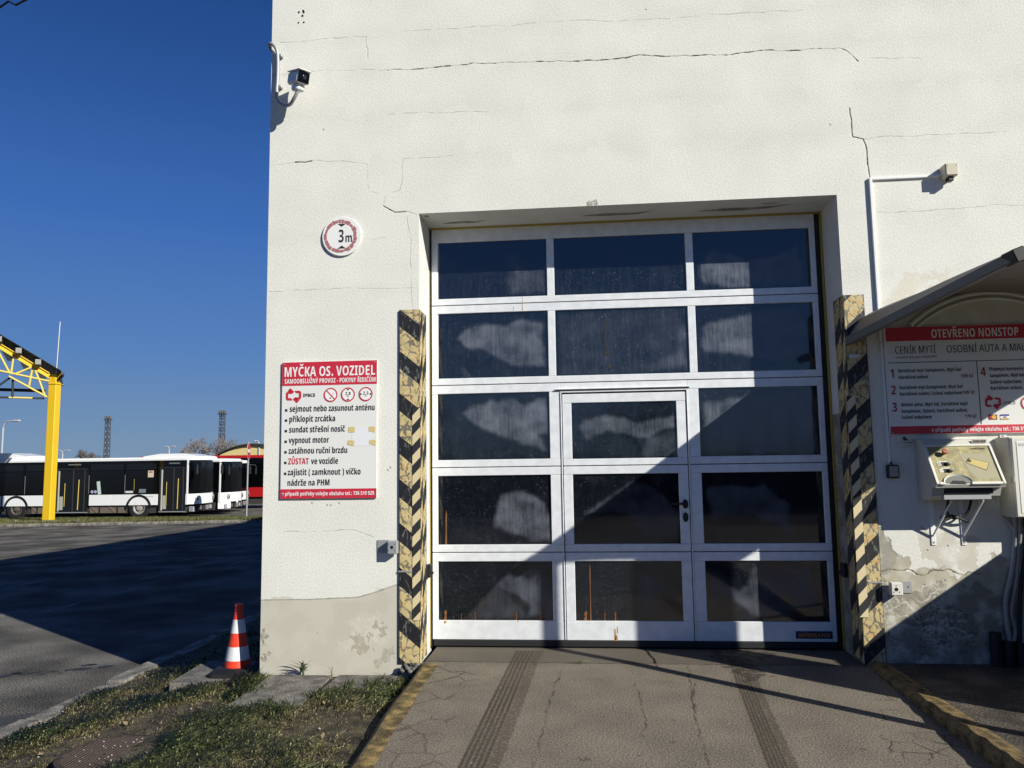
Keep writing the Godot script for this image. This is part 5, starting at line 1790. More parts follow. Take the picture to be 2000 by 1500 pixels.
	# light barrier boxes on bent plates
	for s in 2:
		var o := thing("light_barrier_box", "small grey sensor box on a steel plate left of the gate, in the sun" if s == 0 else "small white sensor box on a steel plate right of the gate, over crumbling plaster", "sensor box", Vector3.ZERO, "sensor boxes beside the gate")
		var cx := -1.605 if s == 0 else 2.352
		var cy := 0.832 if s == 0 else 0.508
		var w := 0.10 if s == 0 else 0.085
		if s == 0:
			obj("plate", bx(Vector3(-1.702, 0.783, 0.002), Vector3(-1.60, 0.886, 0.008), 0.002), M.galv, o)
			obj("arm", bx(Vector3(-1.602, 0.786, 0.0085), Vector3(-1.598, 0.884, 0.075)), M.galv, o)
			obj("box", bx(Vector3(-1.597, 0.781, 0.03), Vector3(-1.518, 0.885, 0.085), 0.005), M.steel, o)
			decal("eye", disc_poly(-1.562, 0.835, 0.013, 16), 0.0862, M.black, o)
			for p in [[-1.585, 0.858], [-1.539, 0.858], [-1.585, 0.812], [-1.539, 0.812]]:
				decal("screw", disc_poly(p[0], p[1], 0.004, 8), 0.0862, M.dark, o)
		else:
			obj("plate", bx(Vector3(2.352, 0.468, 0.002), Vector3(2.447, 0.556, 0.008), 0.002), M.galv, o)
			obj("arm", bx(Vector3(2.352, 0.47, 0.0085), Vector3(2.356, 0.554, 0.07)), M.galv, o)
			obj("box", bx(Vector3(2.268, 0.462, 0.03), Vector3(2.351, 0.557, 0.085), 0.005), M.off_white, o)
			decal("eye", disc_poly(2.304, 0.508, 0.014, 16), 0.0862, M.black, o)
			for p in [[2.304, 0.535], [2.285, 0.488], [2.325, 0.488]]:
				decal("screw", disc_poly(p[0], p[1], 0.0045, 8), 0.0862, M.dark, o)
			decal("screw", disc_poly(2.42, 0.515, 0.006, 8), 0.0092, M.dark, o)
	for s in 2:
		var x := -1.352 if s == 0 else 2.066
		var o := thing("reflector", "little black reflector block on the left reveal" if s == 0 else "little black reflector block on the right shaded reveal", "reflector", Vector3.ZERO, "reflector blocks on the reveals")
		var dx := 0.035 if s == 0 else -0.035
		obj("block", bx(Vector3(minf(x, x + dx), 0.545, -0.33), Vector3(maxf(x, x + dx), 0.655, -0.25), 0.006), M.black, o)
		obj("clip", bx(Vector3(minf(x, x + dx * 1.3), 0.565, -0.345), Vector3(maxf(x, x + dx * 1.3), 0.585, -0.331), 0.002), M.dark, o)
	# camera on a bent conduit by the building corner
	var cp := thing("conduit", "grey bent steel conduit on the upper left building corner", "conduit")
	obj("pipe", cable_st([Vector3(-2.70, 5.19, -0.10), Vector3(-2.698, 5.205, 0.0), Vector3(-2.662, 5.198, 0.035), Vector3(-2.619, 5.147, 0.035), Vector3(-2.606, 5.06, 0.03), Vector3(-2.605, 4.88, 0.03), Vector3(-2.61, 4.767, 0.03), Vector3(-2.593, 4.68, 0.045), Vector3(-2.53, 4.605, 0.085), Vector3(-2.45, 4.572, 0.14), Vector3(-2.39, 4.60, 0.19), Vector3(-2.352, 4.655, 0.21), Vector3(-2.345, 4.69, 0.215)], 0.0155, 12), M.galv, cp)
	for y in [5.085, 4.80]:
		obj("clip", bx(Vector3(-2.59, y - 0.013, 0.001), Vector3(-2.566, y + 0.013, 0.04), 0.003), M.galv, cp)
	var cc := thing("security_camera", "white bullet camera with black face on the bent conduit", "camera")
	var cb2 := Transform3D(Basis.from_euler(Vector3(0.26, 0.85, 0.0)).scaled(Vector3.ONE * 1.08), Vector3(-2.325, 4.762, 0.22))
	obj("body", bx(Vector3(-0.05, -0.05, -0.13), Vector3(0.05, 0.046, 0.055), 0.016, cb2), M.white, cc)
	obj("hood", bx(Vector3(-0.055, 0.0465, -0.135), Vector3(0.055, 0.056, 0.078), 0.004, cb2), M.white, cc)
	obj("face", bx(Vector3(-0.046, -0.044, 0.0552), Vector3(0.046, 0.044, 0.062), 0.01, cb2), M.bus_glass, cc)
	var ls := mb()
	lathe(ls, [[0.017, 0.0], [0.017, 0.004], [0.012, 0.006], [0.0, 0.005]], 20, cb2 * Transform3D(Basis(Vector3.RIGHT, PI / 2), Vector3(0, 0, 0.0622)))
	obj("lens", ls, flat(0.02, 0.02, 0.03, 0.15), cc)
	obj("joint", bx(Vector3(-0.035, -0.10, -0.07), Vector3(0.04, -0.0505, 0.03), 0.012, cb2), M.white, cc)
	obj("base", rod(Vector3(-2.345, 4.672, 0.215), Vector3(-2.343, 4.70, 0.216), 0.032, 16), M.white, cc)


# ---------------------------------------------------------------- yellow steel shelter on the left
func beam(st: SurfaceTool, a: Vector3, b: Vector3, w: float, h: float):
	var d := (b - a).normalized()
	var side := Vector3.BACK if absf(d.z) < 0.9 else Vector3.RIGHT
	var up := side.cross(d).normalized()
	side = d.cross(up).normalized()
	box(st, Vector3(0, -h * 0.5, -w * 0.5), Vector3(a.distance_to(b), h * 0.5, w * 0.5), 0.0, Transform3D(Basis(d, up, side), a))


func yard_structures():
	var yellow := flat(0.72, 0.46, 0.012, 0.45)
	var pale := flat(0.62, 0.50, 0.10, 0.5)
	var g := thing("yellow_shelter", "yellow steel shelter frame with dark roof edge at the left picture edge", "shelter", Vector3(-21.4, 0, -22.7))
	g.rotation.y = deg_to_rad(35)
	var half := -5.4
	var square := Transform3D(Basis(Vector3.UP, deg_to_rad(-35)), Vector3.ZERO)
	for s in 2:
		var ct := Transform3D(square.basis, Vector3(0.184 if s == 0 else 2.0 * half + 0.1, 0, 0))
		obj("column", bx(Vector3(-0.33, -0.75, -0.33), Vector3(0, 5.40, 0), 0.02, ct), yellow, g)
		obj("cap_plate", bx(Vector3(-0.42, 4.98, -0.40), Vector3(0.03, 5.005, 0.03), 0.004, ct), yellow, g)
		obj("foot_plate", bx(Vector3(-0.5, -0.56, -0.5), Vector3(0.12, -0.515, 0.12), 0.004, ct), M.galv, g)
	var ridge := Vector2(half, 9.10)
	for s in 2:
		var e := Vector2(0.354, 5.471) if s == 0 else Vector2(2.0 * half - 0.354, 5.471)
		var st := mb()
		var n := 60
		for i in n:
			var za := 0.4 - 6.4 * i / n
			var zb := 0.4 - 6.4 * (i + 1) / n
			var da := -0.03 * (i % 2)
			var db := -0.03 * ((i + 1) % 2)
			for k in 2:
				var t := 0.012 * k
				quad(st, Vector3(e.x, e.y + da + t, za), Vector3(ridge.x, ridge.y + da + t, za), Vector3(ridge.x, ridge.y + db + t, zb), Vector3(e.x, e.y + db + t, zb), Vector3(0, -1 + 2 * k, 0.3 * (1 - 2 * (i % 2))).normalized())
		obj("roof_sheet", st, flat(0.05, 0.048, 0.045, 0.7), g)
		for k in 8:
			var sx := -0.453 - 0.672 * k
			var p := Vector2(sx if s == 0 else 2.0 * half - sx, lerpf(5.826, 9.13, (-sx - 0.453) / 5.3) - 0.02)
			st = mb()
			beam(st, Vector3(p.x, p.y, 0.385), Vector3(p.x, p.y, -5.9), 0.2, 0.2)
			obj("purlin", st, flat(0.27, 0.265, 0.25, 0.6), g)
		st = mb()
		var gx := e.x + (0.04 if s == 0 else -0.04)
		tube(st, [Vector3(gx, 5.385, 0.4), Vector3(gx, 5.385, -0.8)], 0.06, 8)
		obj("gutter", st, flat(0.045, 0.047, 0.05, 0.5), g)
		# truss, mirrored about the ridge
		var m := func(p: Vector2, zz: float) -> Vector3: return Vector3(p.x if s == 0 else 2.0 * half - p.x, p.y, zz)
		for off in [[0.095, 0.035, 0.16], [-0.095, 0.05, 0.16], [0.0, 0.15, 0.03]]:
			st = mb()
			beam(st, m.call(Vector2(-0.06, 5.315 + off[0]), -0.05), m.call(Vector2(half, 8.73 + off[0]), -0.05), off[2], off[1])
			obj("rafter", st, yellow, g)
		for r in [[-0.056, 5.083, -1.775, 5.435], [-1.775, 5.435, half, 6.3], [-0.105, 4.44, -1.429, 5.226], [-1.397, 5.336, -1.809, 6.156], [-1.359, 5.315, -1.313, 5.953], [-0.701, 5.608, -1.227, 5.319], [-0.651, 5.555, -0.735, 4.869], [-0.553, 5.491, -0.403, 5.119], [-0.403, 5.119, -0.163, 4.439],
			[-1.95, 5.48, -2.4, 6.5], [-3.0, 5.72, -2.5, 6.6], [-3.1, 5.74, -3.7, 7.3], [-4.3, 6.05, -3.8, 7.4], [-4.4, 6.05, -5.2, 8.3]]:
			st = mb()
			tube(st, [m.call(Vector2(r[0], r[1]), 0.0), m.call(Vector2(r[2], r[3]), 0.0)], 0.042, 8)
			obj("truss_member", st, pale, g)
		for r in [[-1.295, 5.164, -1.277, 4.38], [-1.39, 5.183, -1.747, 4.848], [-1.747, 4.848, -2.5, 4.45]]:
			st = mb()
			tube(st, [m.call(Vector2(r[0], r[1]), -0.12), m.call(Vector2(r[2], r[3]), -0.12)], 0.04, 8)
			obj("dark_member", st, M.dark, g)
		for k in 13:
			st = mb()
			tube(st, [m.call(Vector2(-0.2 - k * 0.4, 4.392), -0.12), m.call(Vector2(-0.2 - (k + 1) * 0.4, 4.392), -0.12)], 0.038, 8)
			obj("tie_piece", st, M.dark if k % 3 == 0 else pale, g)
		st = mb()
		beam(st, m.call(Vector2(-0.35, 5.2), -5.8), m.call(Vector2(half, 5.2), -5.8), 0.1, 0.14)
		obj("rear_beam", st, M.dark, g)
	var st := mb()
	tube(st, [Vector3(0.37, 5.35, -0.1), Vector3(0.33, 5.15, -0.2), Vector3(0.25, 4.9, -0.28), Vector3(0.25, -0.5, -0.28)], 0.05, 8)
	obj("downpipe", st, flat(0.05, 0.052, 0.055, 0.5), g)
	tag(obj("lightning_rod", rod(Vector3(-21.24, 5.42, -22.78), Vector3(-21.19, 7.53, -22.8), 0.016, 6), M.off_white), "thin pale rod standing on the yellow shelter's eave", "rod")
	# no entry sign
	var sg := thing("no_entry_sign", "round red no entry sign seen at a slant by the building corner", "sign", Vector3(-14.05, 0, -24.85))
	obj("pole", rod(Vector3(0, -0.7, 0), Vector3(0.02, 2.55, 0), 0.035, 10), M.galv, sg)
	var tf := Transform3D(Basis(Vector3.UP, deg_to_rad(105)), Vector3(0.045, 2.2, 0.02))
	st = mb()
	lathe(st, [[0.0, 0.0], [0.375, 0.0], [0.38, 0.012], [0.0, 0.012]], 36, tf * Transform3D(Basis(Vector3.RIGHT, PI / 2), Vector3(0, 0, 0)))
	obj("disc", st, M.print_white, sg)
	decal("red_face", disc_poly(0, 0, 0.355, 36), 0.016, M.print_red, sg, tf)
	decal("white_bar", rect(-0.27, -0.065, 0.27, 0.065), 0.02, M.print_white, sg, tf)
	# overhead wire
	tag(obj("overhead_wire", cable_st([Vector3(-22.0, 9.9, -12.2), Vector3(-12.08, 11.24, -8.0), Vector3(-11.39, 11.35, -7.95), Vector3(-3.0, 13.2, -6.0), Vector3(12.0, 16.5, -3.0)], 0.022), M.black), "black overhead wire crossing the top left corner of the sky", "wire")


# ---------------------------------------------------------------- buses
func bus_plan(x0: float, x1: float, grow: float) -> PackedVector2Array:
	# seen from above: front at x1 (rounded), rear at x0; door side at y = 0
	return pv([x0, -2.5 - grow, x1 - 0.42, -2.5 - grow, x1 - 0.16, -2.36 - grow * 0.7, x1 - 0.03 + grow, -1.95, x1 + grow, -1.25, x1 - 0.03 + grow, -0.55, x1 - 0.16, -0.14 + grow * 0.7, x1 - 0.42, grow, x0, grow])


func slab_of(st: SurfaceTool, x0: float, x1: float, y0: float, y1: float, grow := 0.0):
	prism(st, bus_plan(x0, x1, grow), y1 - y0, Transform3D(Basis(Vector3.RIGHT, Vector3(0, 0, 1), Vector3.UP), Vector3(0, y0, 0)))


func front_strip(x1: float, y0: float, y1: float, grow: float, from := 1, to := 7) -> SurfaceTool:
	var st := mb()
	var p := bus_plan(-12.0, x1, grow)
	var q := bus_plan(-12.0, x1, grow - 0.03)
	for i in range(from, to):
		var d := (p[i + 1] - p[i]).normalized()
		var n := Vector3(d.y, 0, -d.x)
		var a := Vector3(p[i].x, y0, p[i].y)
		var b := Vector3(p[i + 1].x, y0, p[i + 1].y)
		var h := Vector3(0, y1 - y0, 0)
		quad(st, a, b, b + h, a + h, n)
	return st


func make_bus(label: String, at: Vector3, paint: StandardMaterial3D, bumper: bool, detailed: bool, hump: Array) -> Node3D:
	var b := thing("bus", label, "bus", at, "buses parked in a row in the yard")
	var L := -12.0
	var st := mb()
	slab_of(st, L, 0.0, 2.57, 2.66)
	slab_of(st, L + 0.06, -0.08, 2.66, 2.715, -0.1)
	obj("roof", st, paint, b)
	st = mb()
	slab_of(st, L, -0.02, 1.07, 2.57, -0.012)
	obj("window_band", st, M.bus_glass, b)
	st = mb()
	slab_of(st, L + 0.1, -0.25, 0.22, 0.58, -0.14)
	obj("chassis", st, flat(0.035, 0.032, 0.03, 0.8), b)
	# white lower panels, left out where the doors are
	for r in [[-1.72, -5.0], [-6.62, -9.2], [-9.25, -12.0]]:
		var n := int(absf(r[1] - r[0]) / 1.6) + 1
		for k in n:
			var xa := lerpf(r[0], r[1], float(k) / n)
			var xb := lerpf(r[0], r[1], float(k + 1) / n)
			obj("side_panel", bx(Vector3(xb + 0.008, 0.58, -0.03), Vector3(xa - 0.008, 1.06, 0.004), 0.006), paint, b)
	st = mb()
	box(st, Vector3(L, 0.55, -2.51), Vector3(-0.4, 1.07, -2.46), 0.0)
	box(st, Vector3(L - 0.004, 0.5, -2.49), Vector3(L + 0.03, 1.07, -0.01), 0.0)
	obj("far_panel", st, paint, b)
	obj("front_panel", front_strip(0.0, 0.60, 1.06, 0.004), paint, b)
	obj("windscreen", front_strip(0.0, 1.10, 2.50, 0.012), M.bus_glass, b)
	obj("front_post", bx(Vector3(-0.40, 0.58, -0.02), Vector3(-0.31, 2.57, 0.012), 0.01), paint, b)
	if bumper:
		st = front_strip(0.0, 0.28, 0.585, 0.02, 1, 3)
		obj("bumper", st, paint, b)
		obj("bumper", front_strip(0.0, 0.28, 0.585, 0.02, 5, 7), paint, b)
	for s in 2:
		st = mb()
		var hz := -0.42 if s == 0 else -2.08
		lathe(st, [[0.0, 0.03], [0.13, 0.025], [0.15, 0.0]], 18, Transform3D(Basis(Vector3(0, 0, 1), Vector3(1, 0, 0.35 * (1 - 2 * s)).normalized(), Vector3(0, 1, 0)).scaled(Vector3(1, 1, 1)), Vector3(-0.06, 0.86, hz)))
		var hl := obj("headlight", st, flat(0.30, 0.30, 0.29, 0.2) if bumper else flat(0.55, 0.55, 0.5, 0.4), b)
		st = mb()
		lathe(st, [[0.0, 0.01], [0.06, 0.008], [0.065, 0.0]], 14, Transform3D(Basis(Vector3(0, 0, 1), Vector3(1, 0, 0.35 * (1 - 2 * s)).normalized(), Vector3(0, 1, 0)), Vector3(-0.035, 0.82, hz)))
		obj("lens", st, M.bus_glass, hl)
	# engine parts behind the missing bumper
	for k in 6:
		obj("front_frame", bx(Vector3(-0.32, 0.26 + 0.03 * (k % 3), -0.3 - 0.36 * k), Vector3(-0.08, 0.5, -0.12 - 0.36 * k), 0.02), [M.galv, M.dark, flat(0.12, 0.11, 0.1), M.dark, flat(0.2, 0.19, 0.17), M.galv][k], b)
	# wipers and mirror
	for w in [[-0.6, -1.3], [-1.4, -2.0]]:
		st = mb()
		tube(st, [Vector3(0.03, 1.1, w[0]), Vector3(0.04, 1.22, w[1])], 0.012, 5)
		obj("wiper", st, M.black, b)
	for s in 2:
		var mz := 0.12 if s == 0 else -2.62
		st = mb()
		tube(st, [Vector3(-0.2, 2.48, mz * 0.9), Vector3(0.12, 2.45, mz), Vector3(0.16, 2.3, mz)], 0.02, 6)
		box(st, Vector3(0.11, 1.92, mz - 0.09), Vector3(0.19, 2.3, mz + 0.09), 0.02)
		obj("mirror", st, M.black, b)
	obj("destination_display", bx(Vector3(0.0, 2.3, -1.9), Vector3(0.004, 2.47, -0.6)), flat(0.01, 0.012, 0.015, 0.3), b)
	# wheels
	for x in [-2.62, -8.5]:
		for s in 2:
			var wz := -0.02 if s == 0 else -2.48
			var w := Node3D.new()
			w.name = "wheel"
			b.add_child(w, true)
			var t := Transform3D(Basis(Vector3.RIGHT, PI / 2 if s == 0 else -PI / 2), Vector3(x, 0.46, wz))
			st = mb()
			lathe(st, [[0.26, -0.30], [0.45, -0.30], [0.485, -0.26], [0.485, -0.04], [0.45, 0.0], [0.30, 0.0], [0.285, -0.05]], 28, t)
			obj("tyre", st, M.rubber, w)
			st = mb()
			lathe(st, [[0.285, -0.03], [0.25, -0.02], [0.22, -0.09], [0.13, -0.09], [0.11, -0.02], [0.0, -0.015]], 28, t)
			obj("rim", st, flat(0.42, 0.40, 0.36, 0.5, 0.3) if x > -5.0 else flat(0.10, 0.085, 0.07, 0.7), w)
			if s == 0:
				for k in 10:
					var a := TAU * k / 10.0
					decal("rim_hole", disc_poly(cos(a) * 0.185, sin(a) * 0.185, 0.026, 8), 0.0, M.black, w, Transform3D(Basis(), Vector3(x, 0.46, wz - 0.062)))
	if not detailed:
		for h in hump:
			roof_hump(b, h, paint)
		b.scale = Vector3(1, 1, 0.86)
		return b
	for x in [-2.62, -8.5]:
		st = mb()
		prism(st, ring_poly(x, 0.46, 0.50, 0.60, 0.0, PI, 18), 0.02, Transform3D(Basis(), Vector3(0, 0, 0.0)))
		obj("wheel_arch", st, M.black, b)
	# windows, posts and what is seen inside
	for r in [[-1.80, -3.28], [-3.36, -5.0], [-6.7, -8.1], [-8.2, -9.7], [-9.8, -11.4]]:
		obj("window", bx(Vector3(r[1], 1.13, -0.012), Vector3(r[0], 2.12, 0.0), 0.004), flat(0.003, 0.004, 0.006, 0.07), b)
		obj("window_bar", bx(Vector3(r[1] - 0.03, 1.12, 0.0), Vector3(r[1] - 0.01, 1.95, 0.006)), flat(0.22, 0.22, 0.22, 0.4), b)
		obj("top_sash", bx(Vector3(r[1] + 0.03, 2.16, -0.008), Vector3(r[0] - 0.03, 2.44, 0.002), 0.003), flat(0.006, 0.007, 0.009, 0.12), b)
	obj("leaning_board", bx(Vector3(-4.66, 1.13, 0.0005), Vector3(-4.5, 1.72, 0.004), 0.0, Transform3D(Basis(), Vector3.ZERO) * Transform3D(Basis(Vector3.BACK, 0.14), Vector3(0.2, 0.6, 0))), flat(0.45, 0.58, 0.50, 0.6), b)
	obj("notice", bx(Vector3(-2.22, 1.82, 0.0005), Vector3(-1.95, 2.12, 0.005)), flat(0.62, 0.50, 0.38, 0.7), b)
	obj("notice_print", bx(Vector3(-2.18, 2.03, 0.0055), Vector3(-2.0, 2.08, 0.007)), flat(0.2, 0.05, 0.04), b)
	obj("seat_back", bx(Vector3(-2.62, 1.13, 0.0005), Vector3(-2.3, 1.30, 0.004), 0.002), flat(0.16, 0.20, 0.22, 0.7), b)
	obj("white_sheet", bx(Vector3(-3.26, 1.13, 0.0005), Vector3(-2.9, 1.22, 0.004)), flat(0.6, 0.6, 0.57, 0.7), b)
	obj("grab_pole", bx(Vector3(-2.87, 1.25, 0.0005), Vector3(-2.845, 1.75, 0.004)), flat(0.35, 0.27, 0.06), b)
	for k in 2:
		decal("sticker", disc_poly(-4.85 + 0.16 * k, 1.2, 0.07, 14), 0.006, flat(0.35, 0.37, 0.55, 0.5), b)
	for k in 7:
		obj("faded_letter", bx(Vector3(-2.42 + k * 0.07, 0.94, 0.0045), Vector3(-2.375 + k * 0.07, 0.98, 0.006)), flat(0.3, 0.3, 0.3), b)
	# door wells with leaves and yellow poles
	for r in [[-0.42, -1.66], [-5.06, -6.58]]:
		var xa: float = r[0]
		var xb: float = r[1]
		obj("door_well", bx(Vector3(xb, 0.30, -0.02), Vector3(xa, 2.25, 0.002)), flat(0.005, 0.006, 0.007, 0.5), b)
		var d := Node3D.new()
		d.name = "door"
		b.add_child(d, true)
		var fm := flat(0.015, 0.017, 0.02, 0.5)
		for q in [0.0, 0.5, 0.86]:
			var x := lerpf(xb, xa, q)
			obj("door_frame", bx(Vector3(x, 0.30, 0.002), Vector3(x + 0.07, 2.22, 0.03), 0.008), fm, d)
		obj("door_frame", bx(Vector3(xb, 2.2, 0.031), Vector3(xa, 2.27, 0.034), 0.0), fm, d)
		obj("grab_pole", rod(Vector3(lerpf(xb, xa, 0.70), 0.4, 0.02), Vector3(lerpf(xb, xa, 0.715), 1.75, 0.02), 0.018, 6), flat(0.62, 0.45, 0.10), d)
		obj("grab_pole", rod(Vector3(lerpf(xb, xa, 0.27), 0.55, 0.02), Vector3(lerpf(xb, xa, 0.275), 1.6, 0.02), 0.014, 6), flat(0.55, 0.42, 0.10), d)
		obj("door_leaf_edge", bx(Vector3(xb + 0.09, 0.34, 0.004), Vector3(xb + 0.15, 2.15, 0.02)), flat(0.5, 0.49, 0.44), d)
		obj("inner_panel", bx(Vector3(xb + 0.17, 0.4, 0.003), Vector3(xb + 0.34, 1.0, 0.008)), flat(0.36, 0.38, 0.30), d)
		obj("sill", bx(Vector3(xb, 0.26, -0.02), Vector3(xa, 0.30, 0.02)), M.galv, d)
		obj("door_lamp", bx(Vector3(lerpf(xb, xa, 0.35), 2.40, 0.0), Vector3(lerpf(xb, xa, 0.75), 2.46, 0.02), 0.006), flat(0.14, 0.14, 0.15, 0.4), b)
	# bare frame where skirt panels are missing
	for r in [[-3.3, -5.0], [-6.65, -7.8]]:
		obj("frame_box", bx(Vector3(r[1], 0.24, -0.13), Vector3(r[0], 0.56, -0.1)), flat(0.13, 0.105, 0.085, 0.9), b)
		var n := 4
		for k in n:
			var x := lerpf(r[0], r[1], (k + 0.5) / n)
			st = mb()
			beam(st, Vector3(x - 0.15, 0.55, -0.09), Vector3(x + 0.15 * (1 if k % 2 else -1), 0.26, -0.09), 0.03, 0.05)
			obj("frame_strut", st, flat(0.16, 0.12, 0.09, 0.9) if k % 2 else M.dark, b)
	for h in hump:
		roof_hump(b, h, paint)
	b.scale = Vector3(1, 1, 0.86)
	return b


func roof_hump(b: Node3D, h: Array, paint: Material):
	# [x0, x1, height, colour or null]
	var st := mb()
	var prof := PackedVector2Array([Vector2(h[0], 2.7), Vector2(h[1], 2.7), Vector2(h[1] - 0.12, 2.7 + h[2] * 0.5), Vector2(lerpf(h[1], h[0], 0.3), 2.7 + h[2]), Vector2(lerpf(h[1], h[0], 0.7), 2.7 + h[2]), Vector2(h[0] + 0.12, 2.7 + h[2] * 0.6)])
	prism(st, prof, 1.9, Transform3D(Basis(), Vector3(0, 0, -2.2)))
	obj("roof_unit", st, h[3] if h[3] else paint, b)


func buses():
	var white := flat(0.78, 0.79, 0.79, 0.3)
	white.clearcoat_enabled = true
	white.clearcoat = 0.5
	var red := flat(0.42, 0.012, 0.014, 0.35)
	var crimson := flat(0.46, 0.03, 0.05, 0.4)
	make_bus("long white and black bus seen from the side, doors open, skirt and bumper missing", Vector3(-17.40, gy(-26.9) + 0.01, -26.9), white, false, true, [[-12.0, -8.2, 0.32, null]])
	make_bus("white bus with round headlights parked second in the row, bumper half gone", Vector3(-17.45, gy(-30.1) + 0.01, -30.1), white, true, false, [[-4.6, -1.4, 0.30, null]])
	make_bus("white bus third in the row, front partly behind the no entry sign pole", Vector3(-18.45, gy(-33.1) + 0.01, -33.1), white, true, false, [[-5.0, -1.6, 0.22, null], [-9.3, -6.3, 0.2, crimson]])
	var rb := make_bus("red bus with bluish windows farthest back, beside the building corner", Vector3(-15.2, gy(-38.5) + 0.01, -38.5), red, true, false, [])
	rb.scale = Vector3(1, 1.17, 1)


# ---------------------------------------------------------------- the distance
func lattice_tower(label: String, x: float, z: float, top: float, w: float):
	var g := thing("lattice_mast", label, "mast", Vector3(x, -1.1, z), "floodlight masts far behind the buses")
	var H := top + 1.1
	var m := flat(0.055, 0.06, 0.07, 0.7)
	for k in 4:
		var a := PI / 4 + PI / 2 * k
		obj("leg", rod(Vector3(cos(a) * w, 0, sin(a) * w), Vector3(cos(a) * w * 0.8, H, sin(a) * w * 0.8), 0.09, 5), m, g)
	var st := mb()
	var n := 11
	for i in n:
		for k in 4:
			var a := PI / 4 + PI / 2 * k
			var b := a + PI / 2
			var y0 := H * i / n
			var y1 := H * (i + 1) / n
			tube(st, [Vector3(cos(a) * w * 0.93, y0, sin(a) * w * 0.93), Vector3(cos(b) * w * 0.92, y1, sin(b) * w * 0.92)], 0.05, 4)
			tube(st, [Vector3(cos(b) * w * 0.93, y0, sin(b) * w * 0.93), Vector3(cos(a) * w * 0.92, y1, sin(a) * w * 0.92)], 0.05, 4)
	var br := obj("bracing", st, m, g)
	br.set_meta("kind", "stuff")
	obj("platform", bx(Vector3(-w, H, -w), Vector3(w, H + 0.2, w)), m, g)
	for k in 3:
		obj("floodlight", bx(Vector3(-w * 1.1 + k * w * 0.8, H + 0.25, -0.2), Vector3(-w * 0.5 + k * w * 0.8, H + 0.85, 0.25), 0.05), flat(0.12, 0.12, 0.12), g)


func street_lamp(label: String, x: float, z: float, h: float, arms: Array, grp := ""):
	var g := thing("street_lamp", label, "street lamp", Vector3(x, -1.06, z), grp)
	var m := flat(0.36, 0.38, 0.40, 0.5)
	var r := 0.004 * absf(z) * 0.25 + 0.03
	var H := h + 1.06
	obj("pole", rod(Vector3.ZERO, Vector3(0, H - 0.5, 0), r, 8), m, g)
	for a in arms:
		var dx: float = a
		var s := signf(dx)
		var st := mb()
		tube(st, [Vector3(0, H - 0.55, 0), Vector3(dx * 0.08, H - 0.2, 0), Vector3(dx * 0.3, H - 0.04, 0), Vector3(dx * 0.75, H, 0)], r * 0.75, 6)
		obj("arm", st, m, g)
		obj("lamp_head", bx(Vector3(minf(dx * 0.7, dx * 1.1), H - 0.09, -0.12), Vector3(maxf(dx * 0.7, dx * 1.1), H + 0.05, 0.12), 0.04), flat(0.42, 0.44, 0.45, 0.4), g)


func grow_branch(st: SurfaceTool, tw: SurfaceTool, p: Vector3, d: Vector3, l: float, r: float, depth: int, droop: float):
	var q := p + d * l
	var mid := p.lerp(q, 0.5) + Vector3(rng.randf_range(-1, 1), rng.randf_range(-0.3, 0.5), rng.randf_range(-1, 1)) * l * 0.08
	tube(st if depth > 1 else tw, [p, mid, q], [maxf(r, 0.022), maxf(r * 0.82, 0.02), maxf(r * 0.62, 0.017)], 5 if depth > 2 else 3, false)
	if depth == 0:
		return
	var n := 3 if depth > 2 else 4
	for i in n:
		var a := rng.randf() * TAU
		var side := d.cross(Vector3(cos(a), 0.3, sin(a))).normalized()
		var nd := (d * rng.randf_range(0.55, 1.0) + side * rng.randf_range(0.5, 0.95) + Vector3(0, 0.18 - droop * (3 - depth), 0)).normalized()
		grow_branch(st, tw, p.lerp(q, rng.randf_range(0.45, 1.0)), nd, l * rng.randf_range(0.55, 0.8), r * 0.55, depth - 1, droop)


func bare_tree(label: String, at: Vector3, h: float, sd: int, col: Color, droop: float, depth := 5, grp := "bare trees behind the buses"):
	rng.seed = sd
	var g := thing("bare_tree", label, "tree", at, grp)
	var st := mb()
	var tw := mb()
	var r := h * 0.02
	tube(st, [Vector3.ZERO, Vector3(0.02 * h, h * 0.2, 0), Vector3(0.01 * h, h * 0.4, 0.01 * h)], [r * 1.2, r, r * 0.85], 7, false)
	for i in 5:
		var a := TAU * i / 5.0 + rng.randf()
		grow_branch(st, tw, Vector3(0.01 * h, h * rng.randf_range(0.24, 0.42), 0.005 * h), Vector3(cos(a) * 0.55, 1.0, sin(a) * 0.55).normalized(), h * rng.randf_range(0.22, 0.3), r * 0.6, depth - 1, droop)
	var m := flat(col.r, col.g, col.b, 0.9)
	obj("trunk", st, m, g)
	var c := obj("crown", tw, m, g)
	c.set_meta("kind", "stuff")


